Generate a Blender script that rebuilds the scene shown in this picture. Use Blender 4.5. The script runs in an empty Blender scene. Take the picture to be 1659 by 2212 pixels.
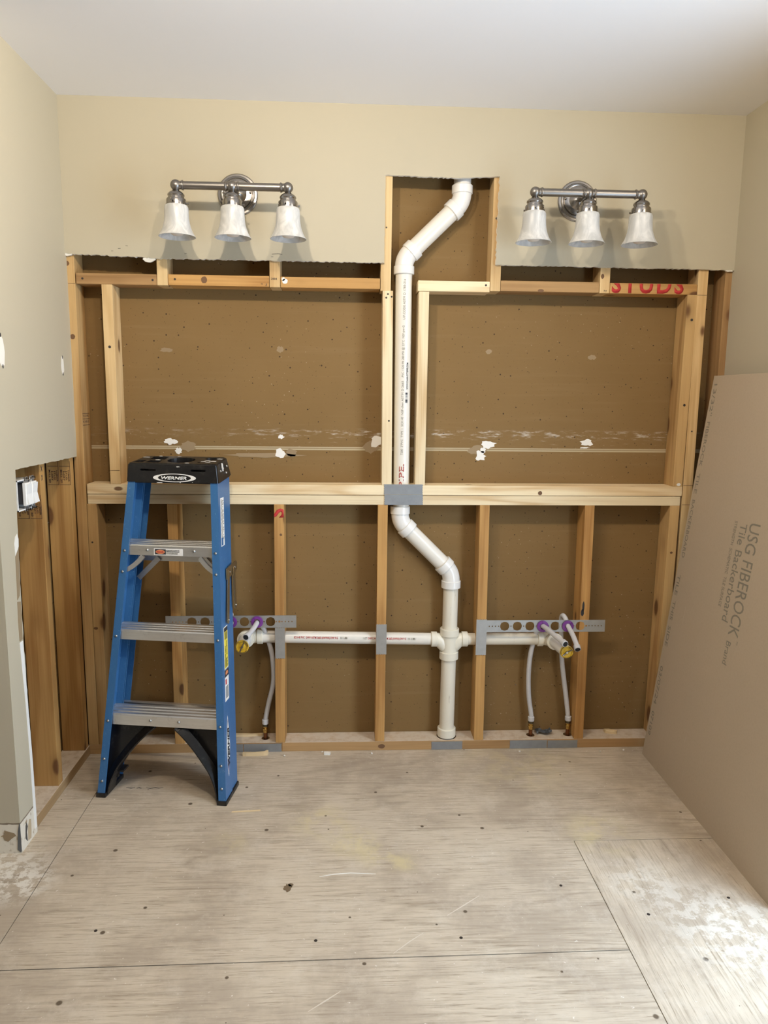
import bpy, bmesh, math, random
from mathutils import Vector, Matrix, Euler
random.seed(7)
C = bpy.context.scene.collection
PI = math.pi
scn = bpy.context.scene

# ---------------------------------------------------------------- camera
cd = bpy.data.cameras.new('camera'); cam = bpy.data.objects.new('camera', cd); C.objects.link(cam)
yaw, pitch, roll, FPX = 0.0507499, -0.1528785, 0.0105836, 1591.727
fw = Vector((math.sin(yaw)*math.cos(pitch), math.cos(yaw)*math.cos(pitch), math.sin(pitch)))
rt = fw.cross(Vector((0, 0, 1))).normalized(); up = rt.cross(fw)
r2 = math.cos(roll)*rt + math.sin(roll)*up; u2 = -math.sin(roll)*rt + math.cos(roll)*up
M = Matrix((r2, u2, -fw)).transposed().to_4x4(); M.translation = Vector((-0.082695, -2.810182, 1.413718))
cam.matrix_world = M
cd.sensor_fit = 'VERTICAL'; cd.sensor_height = 36.0; cd.lens = FPX/2212*36.0; cd.clip_start = 0.02
scn.camera = cam

# ---------------------------------------------------------------- light and exposure
scn.view_settings.view_transform = 'Standard'; scn.view_settings.look = 'None'
scn.view_settings.gamma = 1.0; scn.view_settings.exposure = -0.14; scn.view_settings.use_curve_mapping = False
world = bpy.data.worlds.new('world'); scn.world = world; world.use_nodes = True
world.node_tree.nodes['Background'].inputs[0].default_value = (0.62, 0.78, 1.0, 1)
world.node_tree.nodes['Background'].inputs[1].default_value = 0.2
def lamp(name, loc, power, color, radius):
    l = bpy.data.lights.new(name, 'POINT'); l.energy = power; l.color = color; l.shadow_soft_size = radius
    o = bpy.data.objects.new(name, l); o.location = loc; C.objects.link(o); return o
WARM = (1.0, 0.87, 0.69)
lamp('ceiling_bulb', (-0.44, -1.36, 2.41), 40, WARM, 0.028)
lamp('ceiling_bulb', (-0.04, -1.36, 2.41), 22, WARM, 0.028)
lamp('ceiling_bulb', (1.22, -1.36, 2.41), 15, WARM, 0.028)
al = bpy.data.lights.new('opening_daylight', 'AREA'); al.shape = 'RECTANGLE'; al.size = 1.95; al.size_y = 0.9  # daylight for the added unseen opening, sized to match the bluish floor patch
al.spread = math.radians(180); al.energy = 66; al.color = (0.62, 0.79, 1.0)
ao = bpy.data.objects.new('opening_daylight', al); C.objects.link(ao)
ao.location = (1.50, -1.49, 1.03); ao.rotation_euler = (0, math.radians(90), 0)

# ---------------------------------------------------------------- object helpers
def props(o, label=None, cat=None, group=None, kind=None):
    if label: o['label'] = label
    if cat: o['category'] = cat
    if group: o['group'] = group
    if kind: o['kind'] = kind
    return o
def thing(name, label, cat, loc=(0, 0, 0), rotz=0.0, group=None):
    o = bpy.data.objects.new(name, None); o.empty_display_size = 0.05; C.objects.link(o)
    o.location = loc; o.rotation_euler = (0, 0, rotz)
    return props(o, label, cat, group)
def pmat(o): return Matrix.Translation(o.location) @ Euler(o.rotation_euler).to_matrix().to_4x4() @ Matrix.Diagonal((*o.scale, 1))
def obj(name, bm, mat, parent=None, smooth=False, world=False, label=None, origin=None):
    """links bm as ONE mesh object; child meshes are in the parent's space unless world=True"""
    if world and parent is not None:
        m = Matrix(); chain = []; p = parent
        while p is not None: chain.append(p); p = p.parent
        for p in reversed(chain): m = m @ pmat(p)
        bm.transform(m.inverted())
    me = bpy.data.meshes.new(name)
    if len(bm.faces): bmesh.ops.recalc_face_normals(bm, faces=bm.faces)
    loc = Vector((0, 0, 0))
    if parent is None and bm.verts:
        xs = [v.co for v in bm.verts]
        loc = Vector(origin) if origin is not None else Vector(((min(v.x for v in xs)+max(v.x for v in xs))/2, (min(v.y for v in xs)+max(v.y for v in xs))/2, min(v.z for v in xs)))
        bm.transform(Matrix.Translation(-loc))
    bm.to_mesh(me); bm.free()
    for m in (mat if isinstance(mat, (list, tuple)) else [mat]): me.materials.append(m)
    if smooth:
        for p in me.polygons: p.use_smooth = True
        try: me.set_sharp_from_angle(angle=math.radians(35))
        except Exception: pass
    o = bpy.data.objects.new(name, me); C.objects.link(o); o.location = loc
    if parent is not None: o.parent = parent
    if label: o['label'] = label
    return o
def dup(root, loc, rotz=None, label=None, group=None):
    r = root.copy(); C.objects.link(r); r.location = loc
    if rotz is not None: r.rotation_euler = (0, 0, rotz)
    if label: r['label'] = label
    if group: r['group'] = group
    def rec(a, b):
        for ch in list(a.children):
            if ch is b: continue
            c = ch.copy(); C.objects.link(c); c.parent = b; rec(ch, c)
    rec(root, r); return r
def B(): return bmesh.new()
def box(bm, x0, x1, y0, y1, z0, z1, bev=0.0, mi=0):
    r = bmesh.ops.create_cube(bm, size=1.0); vs = r['verts']
    for v in vs: v.co = Vector((x0+(v.co.x+.5)*(x1-x0), y0+(v.co.y+.5)*(y1-y0), z0+(v.co.z+.5)*(z1-z0)))
    if bev:
        es = list({e for v in vs for e in v.link_edges})
        bmesh.ops.bevel(bm, geom=es, offset=bev, segments=2, affect='EDGES', profile=0.6)
    return bm
def frame(d):
    d = Vector(d).normalized(); a = Vector((0, 0, 1)) if abs(d.z) < .9 else Vector((1, 0, 0))
    x = a.cross(d).normalized(); return x, d.cross(x), d
def ring(bm, c, x, y, r, n): return [bm.verts.new(Vector(c)+x*(r*math.cos(2*PI*i/n))+y*(r*math.sin(2*PI*i/n))) for i in range(n)]
def skin_rings(bm, rs, caps=(True, True), mi=0):
    for a, b in zip(rs, rs[1:]):
        n = len(a)
        for i in range(n):
            f = bm.faces.new((a[i], a[(i+1) % n], b[(i+1) % n], b[i])); f.material_index = mi
    if caps[0]: bm.faces.new(rs[0][::-1]).material_index = mi
    if caps[1]: bm.faces.new(rs[-1]).material_index = mi
def tube(bm, pts, r, n=20, caps=(True, True), mi=0):
    """pts: centres; r: number or list"""
    pts = [Vector(p) for p in pts]; k = len(pts); rr = r if isinstance(r, (list, tuple)) else [r]*k
    rs = []; x = None
    for i, p in enumerate(pts):
        d = (pts[min(i+1, k-1)]-pts[max(i-1, 0)])
        d = d.normalized() if d.length > 1e-9 else Vector((0, 0, 1))
        if x is None: x, y, _ = frame(d)
        else:
            x = (x-d*x.dot(d)).normalized(); y = d.cross(x)
        rs.append(ring(bm, p, x, y, rr[i], n))
    skin_rings(bm, rs, caps, mi); return bm
def cyl(bm, a, b, r, n=24, r2=None, mi=0, bev=0.0):
    a, b = Vector(a), Vector(b); x, y, d = frame(b-a); r2 = r if r2 is None else r2
    if bev: rs = [ring(bm, a, x, y, r-bev, n), ring(bm, a+d*bev, x, y, r, n), ring(bm, b-d*bev, x, y, r2, n), ring(bm, b, x, y, r2-bev, n)]
    else: rs = [ring(bm, a, x, y, r, n), ring(bm, b, x, y, r2, n)]
    skin_rings(bm, rs, (True, True), mi); return bm
def lathe(bm, prof, origin, axis=(0, 0, 1), n=40, caps=(True, True)):
    x, y, d = frame(axis); o = Vector(origin)
    rs = [ring(bm, o+d*h, x, y, max(r, 1e-5), n) for r, h in prof]
    skin_rings(bm, rs, caps); return bm
def sphere(bm, c, r, u=24, v=14):
    bmesh.ops.create_uvsphere(bm, u_segments=u, v_segments=v, radius=r, matrix=Matrix.Translation(c)); return bm
def prism(bm, pts, vec, mi=0, side_mi=None):
    """extrude a closed outline (3-D points) along vec"""
    a = [bm.verts.new(Vector(p)) for p in pts]; b = [bm.verts.new(Vector(p)+Vector(vec)) for p in pts]; n = len(a)
    f1 = bm.faces.new(a); f2 = bm.faces.new(b[::-1]); f1.material_index = f2.material_index = mi
    for i in range(n):
        f = bm.faces.new((a[(i+1) % n], a[i], b[i], b[(i+1) % n])); f.material_index = mi if side_mi is None else side_mi
    f1.normal_update(); f2.normal_update()
    bmesh.ops.triangulate(bm, faces=[f1, f2], ngon_method='EAR_CLIP'); return bm
def circ(cx, cy, r, n=20, nubs=False):
    out = []
    for i in range(n if not nubs else 72):
        a = 2*PI*i/(n if not nubs else 72)
        q = r
        if nubs and abs(((math.degrees(a)-45) % 90+45) % 90-45) < 4.9 and abs(((math.degrees(a)) % 90)-45) < 6: q = r*1.17
        out.append((cx+q*math.cos(a), cy+q*math.sin(a)))
    return out
def boolean(o, cutter_bm, op='DIFFERENCE'):
    me = bpy.data.meshes.new('cut'); bmesh.ops.recalc_face_normals(cutter_bm, faces=cutter_bm.faces)
    cutter_bm.to_mesh(me); cutter_bm.free(); c = bpy.data.objects.new('cut', me); C.objects.link(c)
    m = o.modifiers.new('b', 'BOOLEAN'); m.operation = op; m.solver = 'EXACT'; m.object = c
    par, o.parent = o.parent, None; loc = o.location.copy()
    o.location = (0, 0, 0)      # cutter given in the same space as the mesh
    rot = o.rotation_euler.copy(); o.rotation_euler = (0, 0, 0)
    bpy.context.view_layer.update()
    dg = bpy.context.evaluated_depsgraph_get()
    nm = bpy.data.meshes.new_from_object(o.evaluated_get(dg), preserve_all_data_layers=True, depsgraph=dg)
    nm.name = o.name; o.modifiers.clear(); o.data = nm; o.parent = par; o.location = loc; o.rotation_euler = rot
    bpy.data.objects.remove(c); bpy.data.meshes.remove(me)
    return o
_fc = {}
def text_bm(s, length=None, height=None, bold=0.0, shear=0.0, thick=0.0004, spacing=1.0):
    """flat lettering in the XY plane starting at x=0, baseline y=0, scaled to length / cap height"""
    cu = bpy.data.curves.new('t', 'FONT'); cu.body = s; cu.size = 1.0; cu.shear = shear; cu.offset = bold; cu.space_character = spacing
    cu.resolution_u = 3; cu.fill_mode = 'BOTH'
    t = bpy.data.objects.new('t', cu); C.objects.link(t); bpy.context.view_layer.update()
    dg = bpy.context.evaluated_depsgraph_get(); me = bpy.data.meshes.new_from_object(t.evaluated_get(dg))
    bm = bmesh.new(); bm.from_mesh(me); bpy.data.objects.remove(t); bpy.data.curves.remove(cu); bpy.data.meshes.remove(me)
    if not bm.verts: return bm
    x0 = min(v.co.x for v in bm.verts); x1 = max(v.co.x for v in bm.verts); H = 0.729
    sx = length/(x1-x0) if length else (height/H); sy = height/H if height else sx
    for v in bm.verts: v.co = Vector(((v.co.x-x0)*sx, v.co.y*sy, 0))
    r = bmesh.ops.extrude_face_region(bm, geom=bm.faces[:])
    for g in r['geom']:
        if isinstance(g, bmesh.types.BMVert): g.co.z += thick
    return bm
def place(bm, o, xd, yd):
    """map lettering so its reading direction is xd and its up is yd, starting at o"""
    x = Vector(xd).normalized(); y = Vector(yd).normalized(); z = x.cross(y)
    m = Matrix((x, y, z)).transposed().to_4x4(); m.translation = Vector(o); bm.transform(m); return bm

# ---------------------------------------------------------------- materials
class N:
    def __init__(s, name):
        s.m = bpy.data.materials.new(name); s.m.use_nodes = True; s.t = s.m.node_tree; s.b = s.t.nodes['Principled BSDF']
    def n(s, ty, **k):
        x = s.t.nodes.new(ty)
        for a, v in k.items(): setattr(x, a, v)
        return x
    def l(s, a, b): s.t.links.new(a, b)
    def val(s, sock, v):
        if hasattr(v, 'is_output') or isinstance(v, bpy.types.NodeSocket): s.l(v, sock)
        else: sock.default_value = v
    def math(s, op, a, b=None, clamp=False):
        x = s.n('ShaderNodeMath', operation=op, use_clamp=clamp); s.val(x.inputs[0], a)
        if b is not None: s.val(x.inputs[1], b)
        return x.outputs[0]
    def coord(s, scale=(1, 1, 1), rand=0.0, kind='Object'):
        tc = s.n('ShaderNodeTexCoord'); o = tc.outputs[kind]
        if rand:
            oi = s.n('ShaderNodeObjectInfo'); mm = s.math('MULTIPLY', oi.outputs['Random'], rand)
            va = s.n('ShaderNodeVectorMath', operation='ADD'); s.l(o, va.inputs[0]); s.l(mm, va.inputs[1]); o = va.outputs[0]
        mp = s.n('ShaderNodeMapping'); s.l(o, mp.inputs[0]); mp.inputs['Scale'].default_value = scale; return mp.outputs[0]
    def noise(s, vec, scale=1, detail=4, rough=.55, dist=0):
        x = s.n('ShaderNodeTexNoise'); s.l(vec, x.inputs['Vector']); x.inputs['Scale'].default_value = scale
        x.inputs['Detail'].default_value = detail; x.inputs['Roughness'].default_value = rough; x.inputs['Distortion'].default_value = dist
        return x.outputs[0]
    def voro(s, vec, scale=1, rnd=1.0):
        x = s.n('ShaderNodeTexVoronoi'); s.l(vec, x.inputs['Vector']); x.inputs['Scale'].default_value = scale
        x.inputs['Randomness'].default_value = rnd; return x.outputs['Distance']
    def dots(s, plane, scale, off=0.0):
        tc = s.n('ShaderNodeTexCoord'); sp = s.n('ShaderNodeSeparateXYZ'); s.l(tc.outputs['Object'], sp.inputs[0]); cb = s.n('ShaderNodeCombineXYZ')
        a = {'x': 0, 'y': 1, 'z': 2}; s.l(sp.outputs[a[plane[0]]], cb.inputs[0]); s.l(sp.outputs[a[plane[1]]], cb.inputs[1])
        ad = s.n('ShaderNodeVectorMath', operation='ADD'); s.l(cb.outputs[0], ad.inputs[0]); ad.inputs[1].default_value = (off, off*.7, 0)
        x = s.n('ShaderNodeTexVoronoi', voronoi_dimensions='2D'); s.l(ad.outputs[0], x.inputs['Vector']); x.inputs['Scale'].default_value = scale
        wn = s.n('ShaderNodeTexWhiteNoise', noise_dimensions='3D'); s.l(x.outputs['Position'], wn.inputs['Vector'])
        return s.math('DIVIDE', x.outputs['Distance'], s.math('ADD', wn.outputs['Value'], .12))
    def ramp(s, f, stops, interp='LINEAR'):
        x = s.n('ShaderNodeValToRGB'); x.color_ramp.interpolation = interp; s.l(f, x.inputs[0]); e = x.color_ramp.elements
        while len(e) > 1: e.remove(e[-1])
        e[0].position = stops[0][0]; e[0].color = rgba(stops[0][1])
        for p, c in stops[1:]: q = e.new(p); q.color = rgba(c)
        return x.outputs[0]
    def smooth(s, f, a, b):
        x = s.n('ShaderNodeMapRange', interpolation_type='SMOOTHSTEP'); s.l(f, x.inputs[0]); x.inputs[1].default_value = a; x.inputs[2].default_value = b; return x.outputs[0]
    def mix(s, f, a, b, mode='MIX'):
        x = s.n('ShaderNodeMix', data_type='RGBA', blend_type=mode)
        s.val(x.inputs[0], f); s.val(x.inputs[6], rgba(a) if isinstance(a, tuple) else a); s.val(x.inputs[7], rgba(b) if isinstance(b, tuple) else b); return x.outputs[2]
    def bump(s, h, strength=.2, dist=.002):
        x = s.n('ShaderNodeBump'); s.l(h, x.inputs['Height']); x.inputs['Strength'].default_value = strength; x.inputs['Distance'].default_value = dist
        s.l(x.outputs[0], s.b.inputs['Normal'])
    def out(s, col, rough=.6, metal=0.0, spec=.5):
        s.val(s.b.inputs['Base Color'], rgba(col) if isinstance(col, tuple) else col); s.val(s.b.inputs['Roughness'], rough)
        s.b.inputs['Metallic'].default_value = metal; s.b.inputs['Specular IOR Level'].default_value = spec; return s.m
def rgba(c): return (c[0], c[1], c[2], 1.0) if len(c) == 3 else c
def plain(name, col, rough=.5, metal=0, spec=.5): return N(name).out(tuple(col), rough, metal, spec)

def wood(name, base, dark, axis, contrast=.5, rings=26, knots=.5, tint=.14, stain=.0):
    w = N(name); lo, hi = .9, 9.0
    sc = [hi, hi, hi]; sc[axis] = lo
    v = w.coord(tuple(sc), rand=7.0)
    n1 = w.noise(v, 1.0, 2, .5, .3)
    s = w.math('SINE', w.math('MULTIPLY', n1, rings*2.0)); s = w.math('MULTIPLY', w.math('ADD', s, 1.0), .5); s = w.math('POWER', s, 2.5)
    sc2 = [140.0]*3; sc2[axis] = 3.0
    fine = w.noise(w.coord(tuple(sc2), rand=3.0), 1.0, 4, .6)
    f = w.math('ADD', w.math('MULTIPLY', s, contrast*1.15), w.math('MULTIPLY', w.math('SUBTRACT', fine, .47), 1.3), clamp=True)
    col = w.mix(f, base, dark)
    sc3 = [2.2]*3; sc3[axis] = .8
    big = w.noise(w.coord(tuple(sc3), rand=5.0), 1.0, 3)
    col = w.mix(w.math('MULTIPLY', w.smooth(big, .45, .7), .30+stain), col, tuple(c*.72 for c in dark))
    if knots:
        sk = [9.0]*3; sk[axis] = 4.4
        d = w.voro(w.coord(tuple(sk), rand=11.0))
        k = w.math('SUBTRACT', 1.0, w.smooth(d, .08*knots+.03, .13*knots+.05))
        halo = w.math('SUBTRACT', 1.0, w.smooth(d, .1*knots, .32*knots)); col = w.mix(w.math('MULTIPLY', halo, .35), col, tuple(c*.6 for c in dark))
        col = w.mix(w.math('MULTIPLY', k, .88), col, (.12, .048, .018))
    oi = w.n('ShaderNodeObjectInfo'); t = w.math('ADD', w.math('MULTIPLY', oi.outputs['Random'], tint), 1.0-tint*.5)
    hs = w.n('ShaderNodeHueSaturation'); w.l(t, hs.inputs['Value']); w.l(col, hs.inputs['Color'])
    w.bump(f, .12, .0006)
    return w.out(hs.outputs[0], .62, 0, .3)
NEW = ((.86, .72, .48), (.62, .42, .21)); PALE = ((.72, .52, .27), (.50, .30, .12)); OR = ((.60, .345, .12), (.34, .16, .045)); BR = ((.46, .28, .12), (.28, .15, .06))
W = {}
def wmat(kind, axis):
    k = (kind, axis)
    if k not in W:
        ps = dict(new=(NEW, .62, 14, .3), pale=(PALE, .55, 10, .7), orange=(OR, .60, 10, .6), brown=(BR, .50, 9, .9), knotty=(((.60, .39, .17), (.34, .18, .06)), .55, 10, 1.15), rough=(((.50, .29, .10), (.28, .13, .035)), .55, 9, 1.1))[kind]
        W[k] = wood('wood_%s_%s' % (kind, 'xyz'[axis]), ps[0][0], ps[0][1], axis, ps[1], ps[2], ps[3])
    return W[k]

def paint(name, col, var=.04, bump=.05):
    w = N(name); n1 = w.noise(w.coord((1, 1, 1)), 1.6, 3); n2 = w.noise(w.coord((1, 1, 1)), 260, 2)
    c = w.mix(n1, tuple(x*(1-var) for x in col), tuple(x*(1+var) for x in col)); w.bump(n2, bump, .0006); return w.out(c, .62, 0, .25)
WALL = (.485, .434, .325)
ROOM = (.40, .37, .32)
M_wall = paint('wall_paint_beige', WALL)
M_room = paint('dim_room_wall', ROOM)
M_ceil = paint('ceiling_paint', (.93, .905, .895), .02)
M_gyp = paint('gypsum_core', (.80, .77, .70), .06, .4)
M_paper_lt = plain('pale_scratch', (.62, .55, .45), .8)
M_dark = plain('shadow_gap', (.05, .035, .02), .9)
M_paper_torn = paint('torn_brown_paper', (.30, .22, .13), .25, .3)
# painted wall with primer-white baseboard scar below 0.10 m and a whiter trim strip beside the cut
def scar_wall():
    w = N('wall_paint_scarred'); tc = w.n('ShaderNodeTexCoord'); sp = w.n('ShaderNodeSeparateXYZ'); w.l(tc.outputs['Object'], sp.inputs[0])
    n1 = w.noise(w.coord((1, 1, 1)), 1.6, 3); col = w.mix(n1, tuple(x*.96 for x in WALL), tuple(x*1.04 for x in WALL))
    nz = w.noise(w.coord((1, 1, 1)), 60, 3)
    z = w.math('ADD', sp.outputs[2], w.math('MULTIPLY', w.math('SUBTRACT', nz, .5), .006))
    m = w.math('LESS_THAN', z, .098); dirt = w.smooth(w.noise(w.coord((1, 1, .8)), 55, 4), .55, .75)
    white = w.mix(dirt, (.72, .66, .55), (.34, .25, .15))
    col = w.mix(m, col, white)
    line = w.math('MULTIPLY', w.math('LESS_THAN', z, .102), w.math('GREATER_THAN', z, .0965)); col = w.mix(w.math('MULTIPLY', line, .8), col, (.16, .11, .07))
    w.bump(w.noise(w.coord((1, 1, 1)), 260, 2), .05, .0006); return w.out(col, .6, 0, .25)
M_wscar = scar_wall()
def backing(name='kraft_drywall', joint=True):
    w = N(name); v = w.coord((1, 1, 1))
    a = w.noise(v, 2.2, 4); col = w.mix(a, (.185, .112, .040), (.245, .153, .062))
    st = w.noise(w.coord((1.2, 1, 26)), 1.6, 4, .6); col = w.mix(w.math('MULTIPLY', w.smooth(st, .5, .8), .22), col, (.28, .19, .095))
    d = w.dots('xz', 15); col = w.mix(w.math('MULTIPLY', w.math('SUBTRACT', 1, w.smooth(d, .03, .055)), .9), col, (.035, .02, .01))
    d3 = w.dots('xz', 34, 5.3); col = w.mix(w.math('MULTIPLY', w.math('SUBTRACT', 1, w.smooth(d3, .03, .06)), .8), col, (.07, .04, .015))
    d2 = w.dots('xz', 26, 2.7)
    msk = w.smooth(w.noise(v, 3.1, 2), .5, .62)
    col = w.mix(w.math('MULTIPLY', w.math('MULTIPLY', w.math('SUBTRACT', 1, w.smooth(d2, .022, .045)), msk), .7), col, (.58, .50, .38))
    if joint:
        tc = w.n('ShaderNodeTexCoord'); sp = w.n('ShaderNodeSeparateXYZ'); w.l(tc.outputs['Object'], sp.inputs[0]); z = sp.outputs[2]
        def band(z0, z1): return w.math('MULTIPLY', w.math('GREATER_THAN', z, z0), w.math('LESS_THAN', z, z1))
        j = w.math('ADD', band(1.2110, 1.2165), band(1.2195, 1.2240), clamp=True); col = w.mix(w.math('MULTIPLY', j, .85), col, (.50, .42, .28))
        col = w.mix(w.math('MULTIPLY', band(1.2165, 1.2195), .5), col, (.33, .26, .16))
        g = w.math('SUBTRACT', 1, w.smooth(w.math('ABSOLUTE', w.math('SUBTRACT', z, 1.277)), .006, .022))
        sm = w.smooth(w.noise(w.coord((7, 1, 40)), 2.2, 6, .7), .50, .66)
        xr = w.smooth(sp.outputs[0], -.75, .1)
        col = w.mix(w.math('MULTIPLY', w.math('MULTIPLY', g, sm), w.math('ADD', w.math('MULTIPLY', xr, .6), .25)), col, (.60, .55, .48))
        g2 = w.math('SUBTRACT', 1, w.smooth(w.math('ABSOLUTE', w.math('SUBTRACT', z, 1.245)), .01, .07))
        sm2 = w.smooth(w.noise(w.coord((9, 1, 70)), 2.0, 5, .7), .60, .74)
        col = w.mix(w.math('MULTIPLY', w.math('MULTIPLY', g2, sm2), .45), col, (.50, .44, .34))
    w.bump(w.noise(v, 90, 3), .08, .0008)
    return w.out(col, .72, 0, .2)
M_back = backing()
def floor_mat(name, axis, light=1.0):
    w = N(name); sc = [5.0]*3; sc[axis] = .55
    v = w.coord(tuple(sc)); n1 = w.noise(v, 1.0, 3, .5, .5)
    s = w.math('POWER', w.math('MULTIPLY', w.math('ADD', w.math('SINE', w.math('MULTIPLY', n1, 85)), 1), .5), 3.0)
    sc2 = [120.0]*3; sc2[axis] = 5.0; fine = w.noise(w.coord(tuple(sc2)), 1.0, 6, .7)
    sc4 = [260.0]*3; sc4[axis] = 14.0; hair = w.noise(w.coord(tuple(sc4)), 1.0, 3, .6)
    msk = w.smooth(w.noise(w.coord((1, 1, 1)), 2.3, 3), .40, .62)
    f = w.math('ADD', w.math('MULTIPLY', w.math('MULTIPLY', s, msk), .40), w.math('MULTIPLY', w.smooth(fine, .46, .66), .50), clamp=True)
    f = w.math('ADD', f, w.math('MULTIPLY', w.smooth(hair, .56, .68), .55), clamp=True)
    base = (.57*light, .485*light, .375*light); dark = (.27*light, .21*light, .145*light)
    col = w.mix(f, base, dark)
    blot = w.noise(w.coord((1, 1, 1)), 2.6, 6, .65); col = w.mix(w.math('MULTIPLY', w.smooth(blot, .42, .62), .66), col, (.36*light, .295*light, .225*light))
    dust = w.smooth(w.noise(w.coord((1, 1, 1)), 9, 9, .75), .48, .70); col = w.mix(w.math('MULTIPLY', dust, .34), col, (.68, .61, .51))
    chips = w.smooth(w.noise(w.coord((1, 1, 1)), 75, 4, .6), .66, .73); col = w.mix(w.math('MULTIPLY', chips, .6), col, (.84, .80, .73))
    dsp = w.dots('xy', 4); col = w.mix(w.math('SUBTRACT', 1, w.smooth(dsp, .018, .035)), col, (.12, .09, .06))
    tc = w.n('ShaderNodeTexCoord'); nn = w.noise(w.coord((1, 1, 1)), 8, 5, .7)
    for (x, y, r, a) in ((-.17, -.50, .14, .55), (-.06, -.62, .12, .6), (.03, -.70, .10, .6), (.10, -.74, .07, .5), (.76, -.60, .17, .5), (-.45, -.61, .10, .3), (.60, -.12, .35, .28)):
        di = w.n('ShaderNodeVectorMath', operation='DISTANCE'); w.l(tc.outputs['Object'], di.inputs[0]); di.inputs[1].default_value = (x, y, 0)
        q = w.math('SUBTRACT', 1, w.smooth(di.outputs['Value'], r*.1, r)); q = w.math('MULTIPLY', w.math('MULTIPLY', q, w.smooth(nn, .40, .62)), a)
        col = w.mix(q, col, (.66, .56, .30))
    for (x, y, r, a) in ((-1.12, -.75, .20, .8), (-1.02, -.80, .12, .7), (.95, -1.05, .25, .5), (.80, -.85, .16, .4)):
        di = w.n('ShaderNodeVectorMath', operation='DISTANCE'); w.l(tc.outputs['Object'], di.inputs[0]); di.inputs[1].default_value = (x, y, 0)
        q = w.math('SUBTRACT', 1, w.smooth(di.outputs['Value'], r*.1, r)); q = w.math('MULTIPLY', w.math('MULTIPLY', q, w.smooth(w.noise(w.coord((1, 1, 1)), 26, 4, .7), .44, .56)), a)
        col = w.mix(q, col, (.78, .74, .66))
    w.bump(f, .25, .0012); return w.out(col, .72, 0, .25)
M_floor_x = floor_mat('weathered_subfloor_plywood', 0)
M_floor_y = floor_mat('weathered_subfloor_plywood_crossgrain', 1, 1.02)
def dusty(*a):
    m = wood(*a); nt = m.node_tree; b = nt.nodes['Principled BSDF']; src = b.inputs['Base Color'].links[0].from_socket
    w = N.__new__(N); w.m, w.t, w.b = m, nt, b
    g = w.n('ShaderNodeNewGeometry'); sp = w.n('ShaderNodeSeparateXYZ'); w.l(g.outputs['True Normal'], sp.inputs[0])
    nz = w.smooth(w.noise(w.coord((1, 1, 1)), 30, 6, .7), .30, .58)
    f = w.math('MULTIPLY', w.smooth(sp.outputs[2], .5, .9), w.math('ADD', w.math('MULTIPLY', nz, .45), .45))
    w.l(w.mix(f, src, (.66, .57, .46)), b.inputs['Base Color']); return m
def plate_top(): return dusty('dusty_bottom_plate', (.44, .27, .12), (.28, .15, .06), 0, .35, 8, .2)
M_plate = plate_top(); M_plate_y = dusty('dusty_bottom_plate_side', (.42, .28, .14), (.28, .16, .07), 1, .35, 8, .2)
def galv(name, col=(.50, .51, .51), rough=.42, metal=.75):
    w = N(name); n1 = w.noise(w.coord((1, 1, 1), rand=3), 38, 4, .6); n2 = w.noise(w.coord((1, 1, 1), rand=3), 9, 2)
    c = w.mix(n1, tuple(x*.78 for x in col), tuple(x*1.12 for x in col)); c = w.mix(w.math('MULTIPLY', n2, .3), c, tuple(x*.7 for x in col)); return w.out(c, rough, metal, .5)
M_galv = galv('galvanized_steel'); M_plate_steel = galv('nail_plate_steel', (.36, .38, .40), .5, .6)
def alu():
    w = N('scuffed_aluminium'); n1 = w.noise(w.coord((3, 60, 60), rand=2), 6, 4, .6); c = w.mix(n1, (.62, .61, .59), (.85, .84, .82))
    d = w.smooth(w.noise(w.coord((1, 1, 1)), 30, 5, .7), .55, .75); c = w.mix(w.math('MULTIPLY', d, .4), c, (.32, .30, .27))
    return w.out(c, .30, .85, .5)
M_alu = alu()
def pvc(name, col, rough):
    w = N(name); n1 = w.noise(w.coord((1, 1, 1), rand=2), 7, 4); c = w.mix(n1, tuple(x*.93 for x in col), col); return w.out(c, rough, 0, .5)
M_pvc = pvc('white_pvc', (.86, .84, .80), .22); M_pvc_pipe = pvc('white_pvc_pipe', (.84, .80, .72), .30)
def oldpvc():
    w = N('aged_pvc'); n1 = w.noise(w.coord((1, 1, 1)), 6, 4); c = w.mix(n1, (.74, .68, .55), (.82, .77, .66))
    s = w.smooth(w.noise(w.coord((40, 40, 5)), 1.5, 6, .7), .60, .70); c = w.mix(w.math('MULTIPLY', s, .7), c, (.40, .33, .24)); return w.out(c, .33, 0, .5)
M_pvc_old = oldpvc(); M_pvc_fit = pvc('cream_pvc_fitting', (.84, .79, .66), .25)
M_nickel = N('brushed_nickel').out((.27, .25, .23), .38, 1.0); M_nickel_pol = N('polished_nickel').out((.32, .30, .28), .22, 1.0)
def shade_mat():
    w = N('alabaster_glass'); v = w.coord((1, 1, .45), rand=2)
    rot = v.node; rot.inputs['Rotation'].default_value = (0, .75, 0)
    n1 = w.smooth(w.noise(v, 26, 5, .6, 1.2), .35, .70); c = w.mix(n1, (.50, .50, .49), (.70, .69, .67))
    w.out(c, .34, 0, .4); w.b.inputs['Subsurface Weight'].default_value = .35; w.b.inputs['Subsurface Radius'].default_value = (.01, .01, .01)
    w.b.inputs['Subsurface Scale'].default_value = .6
    return w.m
M_shade = shade_mat(); M_bulb = plain('frosted_bulb', (.80, .74, .66), .4)
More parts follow.
